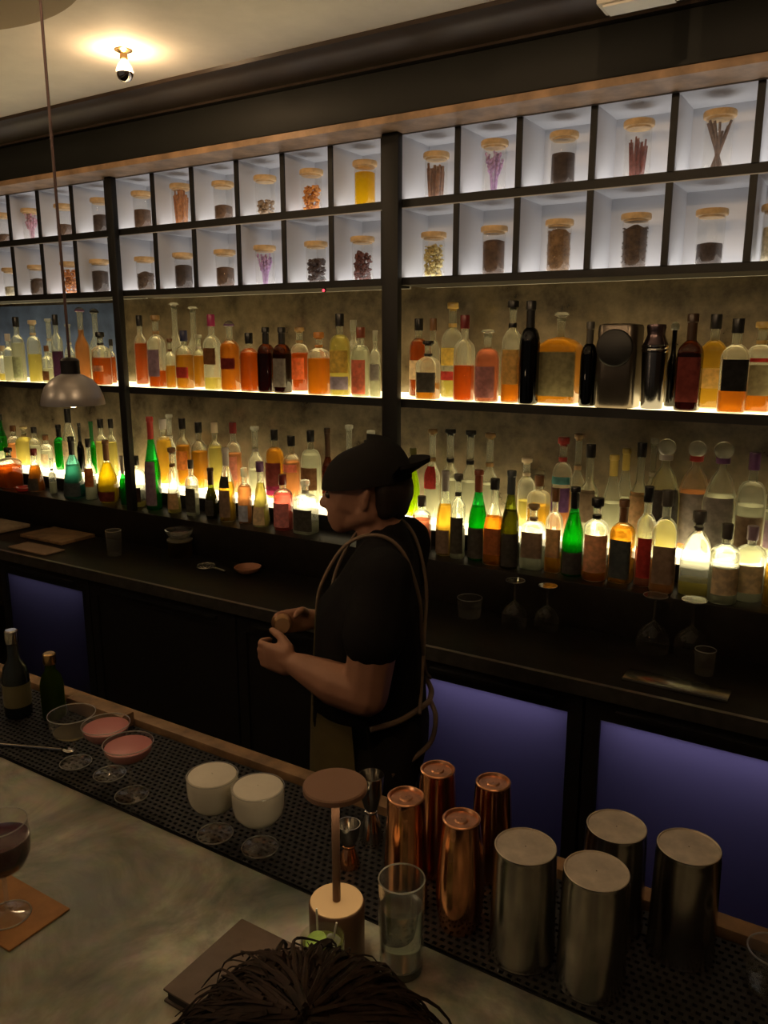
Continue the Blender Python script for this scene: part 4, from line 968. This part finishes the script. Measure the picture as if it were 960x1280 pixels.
# clothes
T = [[(q(-.02,.135,1.425), .072), (q(-.02,-.135,1.425), .072), (q(.02,.085,1.24), .137), (q(.02,-.085,1.24), .137)],
     [(q(.02,.085,1.26), .138), (q(.02,-.085,1.26), .138), (q(.022,.06,.98), .156), (q(.022,-.06,.98), .156)],
     [(q(.022,.06,1.0), .155), (q(.022,-.06,1.0), .155), (q(.012,.07,.90), .148), (q(.012,-.07,.90), .148)],
     [(q(-.014,0,1.475), .074), (q(-.02,0,1.42), .085)]]
for sh, mid, in ((shN, q(-.030,.228,1.268)), (shF, q(-.02,-.233,1.268))): T.append([(sh, .080), (mid, .080)])
blob('tshirt', T, .008, m_tee, bt, 8)
P_ = [[(q(.008,.07,.93), .150), (q(.008,-.07,.93), .150), (q(0,.085,.84), .138), (q(0,-.085,.84), .138)]]
for s in (1, -1):
    P_ += [[(q(0,s*.09,.86), .118), (q(.02,s*.102,.50), .082)], [(q(.02,s*.102,.50), .082), (q(-.005,s*.107,.075), .066)]]
blob('trousers', P_, .009, m_trouser, bt, 6)
for s in (1, -1):
    blob('shoe', [[(q(-.035,s*.105,.048), .048), (q(.06,s*.11,.042), .044), (q(.15,s*.12,.032), .032)], [(q(-.035,s*.105,.03), .03), (q(.15,s*.12,.022), .022)]], .006, m_trouser, bt, 4)
# backwards cap with its brim over the neck
C = Vector(q(.030, 0, 1.635)); cap_m = MB()
rings = 12; seg = 36; vs = []; fs = []
for off in (0, .006):
    for j in range(rings+1):
        th = (PI/2) * j / rings
        for k in range(seg):
            a = 2*PI*k/seg
            R_ = (.112+off) * math.cos(th) ** .85 if j < rings else .001
            p = Fv*(R_*1.04*math.cos(a)) + Sv*(R_*.92*math.sin(a)) + Vector((0,0,-.012 - .018*math.cos(a) + (.108+off)*math.sin(th)**1.05))
            vs.append(C + p)
for o_ in (0, (rings+1)*seg):
    for j in range(rings):
        for k in range(seg):
            k2 = (k+1) % seg; fs.append((o_+j*seg+k, o_+j*seg+k2, o_+(j+1)*seg+k2, o_+(j+1)*seg+k))
n0 = (rings+1)*seg
for k in range(seg): fs.append((k, (k+1) % seg, n0+(k+1) % seg, n0+k))
cap_m.add(vs, fs); cap_o = cap_m.build('cap', m_cap, bt)
br = MB(); vs = []; fs = []; K = 18
for zt in (0, .007):
    for i in range(5):
        for k in range(K+1):
            a = PI - .85 + 1.7*k/K
            rr = .098 + .066 * (i/4) * (1 - .12*abs(2*k/K-1)**4)
            p = Fv*(rr*1.04*math.cos(a)) + Sv*(rr*.86*math.sin(a)) + Vector((0,0,.004 + zt*1.6 + .046*(i/4) - .010*(2*k/K-1)**2))
            vs.append(C + p)
w = K+1
for o_ in (0, 5*w):
    for i in range(4):
        for k in range(K): fs.append((o_+i*w+k, o_+i*w+k+1, o_+(i+1)*w+k+1, o_+(i+1)*w+k))
for k in range(K): fs.append((4*w+k, 4*w+k+1, 9*w+k+1, 9*w+k))
br.add(vs, fs).build('brim', m_cap, cap_o)
MB().sphere(C + Vector((0,0,.100)), .008, 10, 6, (1,1,.5)).build('cap_button', m_cap, cap_o)
# short hair below the cap, at the nape and sides
HH = [[(q(-.050,.0,1.615), .050), (q(-.045,0,1.560), .042)], [(q(-.028,.066,1.620), .026), (q(-.030,.050,1.560), .028), (q(-.050,.0,1.600), .05)], [(q(-.028,-.066,1.620), .026), (q(-.030,-.050,1.560), .028), (q(-.050,.0,1.600), .05)], [(q(.022,.078,1.640), .012), (q(.020,.080,1.600), .008)], [(q(.022,-.078,1.640), .012), (q(.020,-.080,1.600), .008)]]
blob('hair', HH, .006, m_hair, bt, 4)
for s in (1, -1):
    MB().sphere(q(.128,s*.030,1.592), .0105, 12, 8).build('eye', solid('eye_dark', (.05,.04,.035), .2), bt)
# apron: bib and skirt wrapped round the front, with straps and a tie at the back
def wrap(z0, z1, half0, half1, ra, rb, n=20, thick=.004):
    m = MB(); vs = []; fs = []; R2 = 12
    for off in (0, thick):
        for j in range(R2+1):
            t_ = j/R2; z = z0+(z1-z0)*t_; half = half0+(half1-half0)*t_; r0 = ra+(rb-ra)*t_
            for k in range(n+1):
                g = half*(2*k/n-1)
                vs.append(q(.016 + (r0+off)*math.cos(g), (r0+off+.055)*math.sin(g), z))
    w = n+1
    for o_ in (0, (R2+1)*w):
        for j in range(R2):
            for k in range(n): fs.append((o_+j*w+k, o_+j*w+k+1, o_+(j+1)*w+k+1, o_+(j+1)*w+k))
    M_ = (R2+1)*w
    for k in range(n): fs += [(k, k+1, M_+k+1, M_+k), (R2*w+k, R2*w+k+1, M_+R2*w+k+1, M_+R2*w+k)]
    for j in range(R2): fs += [(j*w, (j+1)*w, M_+(j+1)*w, M_+j*w), (j*w+n, (j+1)*w+n, M_+(j+1)*w+n, M_+j*w+n)]
    return m.add(vs, fs)
ap = wrap(.50, 1.02, 1.75, 1.5, .185, .166).build('apron_skirt', m_apron, bt)
wrap(1.02, 1.27, .55, .42, .166, .150).build('apron_bib', m_apron, ap)
def strap(pts, r=.005): return MB().tube(catmull([q(*p) for p in pts], 6), r, 8)
for s in (1, -1):
    strap([(.158,s*.075,1.25),(.135,s*.10,1.36),(.065,s*.115,1.475),(-.02,s*.115,1.507),(-.085,s*.10,1.46),(-.125,s*.07,1.33),(-.128,s*.03,1.20),(-.13,-s*.04,1.08),(-.135,-s*.12,1.02)]).build('apron_strap', m_strap, ap)
strap([(-.02,.218,1.015),(-.09,.175,1.025),(-.142,.06,1.02),(-.15,0,1.015),(-.142,-.06,1.02),(-.09,-.175,1.025),(-.02,-.218,1.015)], .008).build('waist_tie', m_strap, ap)
strap([(-.150,.02,1.02),(-.172,.06,.985),(-.160,.085,.92),(-.10,.15,.885),(-.07,.19,.875)], .007).build('tie_end', m_strap, ap)
# the tin he holds between his hands
ax = -(Sv*.90 - Fv*.30 + Vector((0,0,.25))).normalized()
rot = ax.to_track_quat('Z', 'Y').to_matrix().to_4x4()
ht = thing('small_shaker', 'small copper coloured tin held between the hands of the bartender', 'shaker', B0 + Vector(q(.262, .050, 1.222)))
MB().lathe([(.021,-.03),(.022,-.028),(.026,.02),(.030,.07),(.0305,.072),(.0295,.072),(.0255,.022),(.001,-.02)], seg=30, close=False, mat=rot).build('wall', solid('amber_metal', (.62,.33,.14), .32, .9), ht)
MB().lathe([(.0005,-.0302),(.0205,-.030),(.021,-.028)], seg=30, close=False, mat=rot).build('base_disc', solid('amber_metal_base', (.62,.38,.2), .4, .8), ht)

# seated guest in the foreground: we look down on the back of the head
G0 = Vector((-.295, .378, -.050))
gp = thing('person', 'seated guest with tousled dark brown hair seen from behind at the bottom edge', 'person', G0)
GH = [[((0,0,1.475), .080), ((.005,.024,1.45), .078)], [((.004,.045,1.44), .066), ((.008,.075,1.385), .04)],
      [((.008,.112,1.425), .011), ((.009,.125,1.402), .012)], [((-.03,.03,1.39), .04), ((.04,.03,1.39), .04), ((.008,.085,1.368), .026)],
      [((0,-.01,1.42), .058), ((-.005,-.05,1.30), .062)],
      [((-.17,-.07,1.235), .058), ((.16,-.07,1.235), .058), ((-.11,-.09,1.08), .11), ((.10,-.09,1.08), .11)],
      [((-.11,-.09,1.1), .11), ((.10,-.09,1.1), .11), ((-.09,-.13,.78), .125), ((.09,-.13,.78), .125)]]
for s in (1, -1):
    GH += chain([((s*.185,-.07,1.23), .052), ((s*.235,-.05,.99), .045), ((s*.17,-.005+.0,.93), .036), ((s*.12,.02,.86), .028)])
    GH += [[((s*.12,.02,.86), .026), ((s*.095,.03,.80), .018)]]
    for k in range(4): GH += chain([((s*(.115-.016*k),.03,.805), .010), ((s*(.112-.016*k),.04,.772), .009), ((s*(.112-.016*k),.036,.745), .008)])
    GH += chain([((s*.085,.03,.835), .012), ((s*.062,.04,.812), .010), ((s*.055,.045,.79), .009)])
    GH += [[((s*.10,-.12,.76), .095), ((s*.12,.20,.72), .065)], [((s*.12,.20,.72), .065), ((s*.12,.16,.34), .042)], [((s*.12,.13,.30), .04), ((s*.12,.24,.29), .03)]]
    GH.append([((s*.088,.02,1.45), .012), ((s*.094,.015,1.47), .010)])
blob('body', GH, .0075, m_skin, gp, 3)
m_shirt = solid('dark_jumper', (.022,.018,.017), .9)
GS = [[((-.175,-.07,1.24), .068), ((.165,-.07,1.24), .068), ((-.115,-.09,1.08), .122), ((.105,-.09,1.08), .122)], [((-.115,-.09,1.1), .122), ((.105,-.09,1.1), .122), ((-.09,-.13,.76), .138), ((.09,-.13,.76), .138)]]
for s in (1, -1): GS += chain([((s*.185,-.07,1.23), .064), ((s*.235,-.05,.99), .057), ((s*.165,-.0,.925), .046)])
blob('jumper', GS, .009, m_shirt, gp, 6)
GT = []
for s in (1, -1): GT += [[((s*.10,-.12,.76), .108), ((s*.12,.20,.72), .078)], [((s*.12,.20,.72), .078), ((s*.12,.16,.34), .055)]]
blob('trousers', GT, .010, m_trouser, gp, 5)
for s in (1, -1): MB().sphere((s*.03+.008,.103,1.44), .0105, 10, 8).build('eye', MATS['eye_dark'], gp)
# hair: a full shape of overlapping locks plus loose strands
m_brown_hair = solid('brown_hair', (.020,.011,.007), .6, noise=.5, scale=70, spec=.25)
HB = [[((0,-.005,1.482), .088), ((.0,.01,1.475), .086)], [((-.03,0,1.505), .068), ((.02,.0,1.500), .066)], [((-.035,.02,1.52), .040), ((-.05,.04,1.49), .036), ((0,0,1.48), .06)], [((0,-.03,1.44), .084), ((0,-.055,1.37), .078), ((0,-.075,1.30), .062)],
      [((-.07,-.0,1.44), .048), ((-.08,-.03,1.36), .040), ((-.085,-.05,1.30), .03)], [((.07,.0,1.44), .048), ((.08,-.03,1.36), .040), ((.085,-.05,1.30), .03)]]
for k in range(80):
    a = rnd.uniform(0, 2*PI); e = rnd.uniform(.15, 1.5)
    d = Vector((math.cos(a)*math.cos(e), math.sin(a)*math.cos(e), math.sin(e)))
    p0 = Vector((0,0,1.475)) + d*.084
    t_ = Vector((d.x*.7 + rnd.uniform(-.4,.4), -.8 + rnd.uniform(-.4,.5), -.5 + rnd.uniform(-.3,.2))).normalized()
    p1 = p0 + t_*.035; p2 = p1 + (t_ + Vector((0,0,-.7))).normalized()*.035
    HB += chain([(p0, .013), (p1, .0105), (p2, .0065)])
hair = blob('hair', HB, .0045, m_brown_hair, gp, 2)
st = MB()
for k in range(1700):                       # combed from the crown over the head and down the back
    a = rnd.uniform(0, 2*PI); wob = rnd.uniform(-.35, .35); lift = 1.0 + abs(rnd.gauss(0, .055)); ph = rnd.uniform(0, 6)
    e0 = rnd.uniform(.6, 1.62); e1 = e0 - rnd.uniform(.7, 1.5); pts = []
    for i in range(6):
        u = i/5; e = max(-.45, e0 + (e1-e0)*u); az = a + wob*u + .06*math.sin(ph + 5*u)
        R_ = (.097 + .010*u + .010*max(0., math.cos(az - 2.2))**2) * lift + .003*math.sin(ph*2 + 7*u)
        p = Vector((R_*1.08*math.cos(az)*math.cos(e), R_*1.06*math.sin(az)*math.cos(e) - .008, 1.482 + R_*.98*math.sin(e)))
        pts.append(p)
    st.tube(catmull(pts, 2), rnd.uniform(.0012, .0026), 4, .0004)
tag(st.build('loose_strands', m_brown_hair, hair), kind='stuff')
# the stool the guest sits on
sx = thing('bar_stool', 'dark round bar stool under the seated guest', 'stool', (-.30, .255, 0))
MB().lathe([(.15,.50),(.17,.51),(.17,.545),(.15,.56)], seg=30).build('seat', m_leather, sx)
for k in range(4):
    a = PI/4 + k*PI/2; MB().tube([(.11*math.cos(a), .11*math.sin(a), .505), (.19*math.cos(a), .19*math.sin(a), 0)], .013, 8).build('leg', m_metal_dark, sx)
MB().tube([(.155*math.cos(i*PI/16), .155*math.sin(i*PI/16), .2) for i in range(33)], .009, 8).build('foot_ring', m_metal_dark, sx)

# ------------------------------------------------------------------ light, camera, colour
def area(name, loc, size, energy, col, rot=(0,0,0)):
    l = bpy.data.lights.new(name, 'AREA'); l.shape = 'RECTANGLE'; l.size, l.size_y = size; l.energy = energy; l.color = col
    o = bpy.data.objects.new(name, l); COL.objects.link(o); o.location = loc; o.rotation_euler = rot; return o
l = bpy.data.lights.new('table_lamp_light', 'SPOT'); l.energy = .9; l.color = (1., .72, .42); l.spot_size = 2.7; l.spot_blend = .9; l.shadow_soft_size = .03
o = bpy.data.objects.new('table_lamp_light', l); COL.objects.link(o); o.location = (-.603, .84, ZBAR+.262)
w = bpy.data.worlds.new('dim_room'); S.world = w; w.use_nodes = True
w.node_tree.nodes['Background'].inputs[0].default_value = (1., .80, .62, 1); w.node_tree.nodes['Background'].inputs[1].default_value = .05
cam = bpy.data.cameras.new('camera'); co = bpy.data.objects.new('camera', cam); COL.objects.link(co)
co.location = (0, 0, 2.0); co.rotation_euler = (math.radians(90 - 12.1886), 0, math.radians(31.8005))
cam.sensor_fit = 'AUTO'; cam.sensor_width = 36; cam.lens = 28.125; cam.clip_start = .02
S.camera = co
S.view_settings.view_transform = 'Standard'; S.view_settings.look = 'None'; S.view_settings.gamma = 1.0
S.view_settings.exposure = 0.0; S.view_settings.use_curve_mapping = False
S.cycles.use_denoising = True
S.cycles.max_bounces = 8; S.cycles.transparent_max_bounces = 28; S.cycles.sample_clamp_indirect = 3.0
S.cycles.caustics_reflective = False; S.cycles.caustics_refractive = False
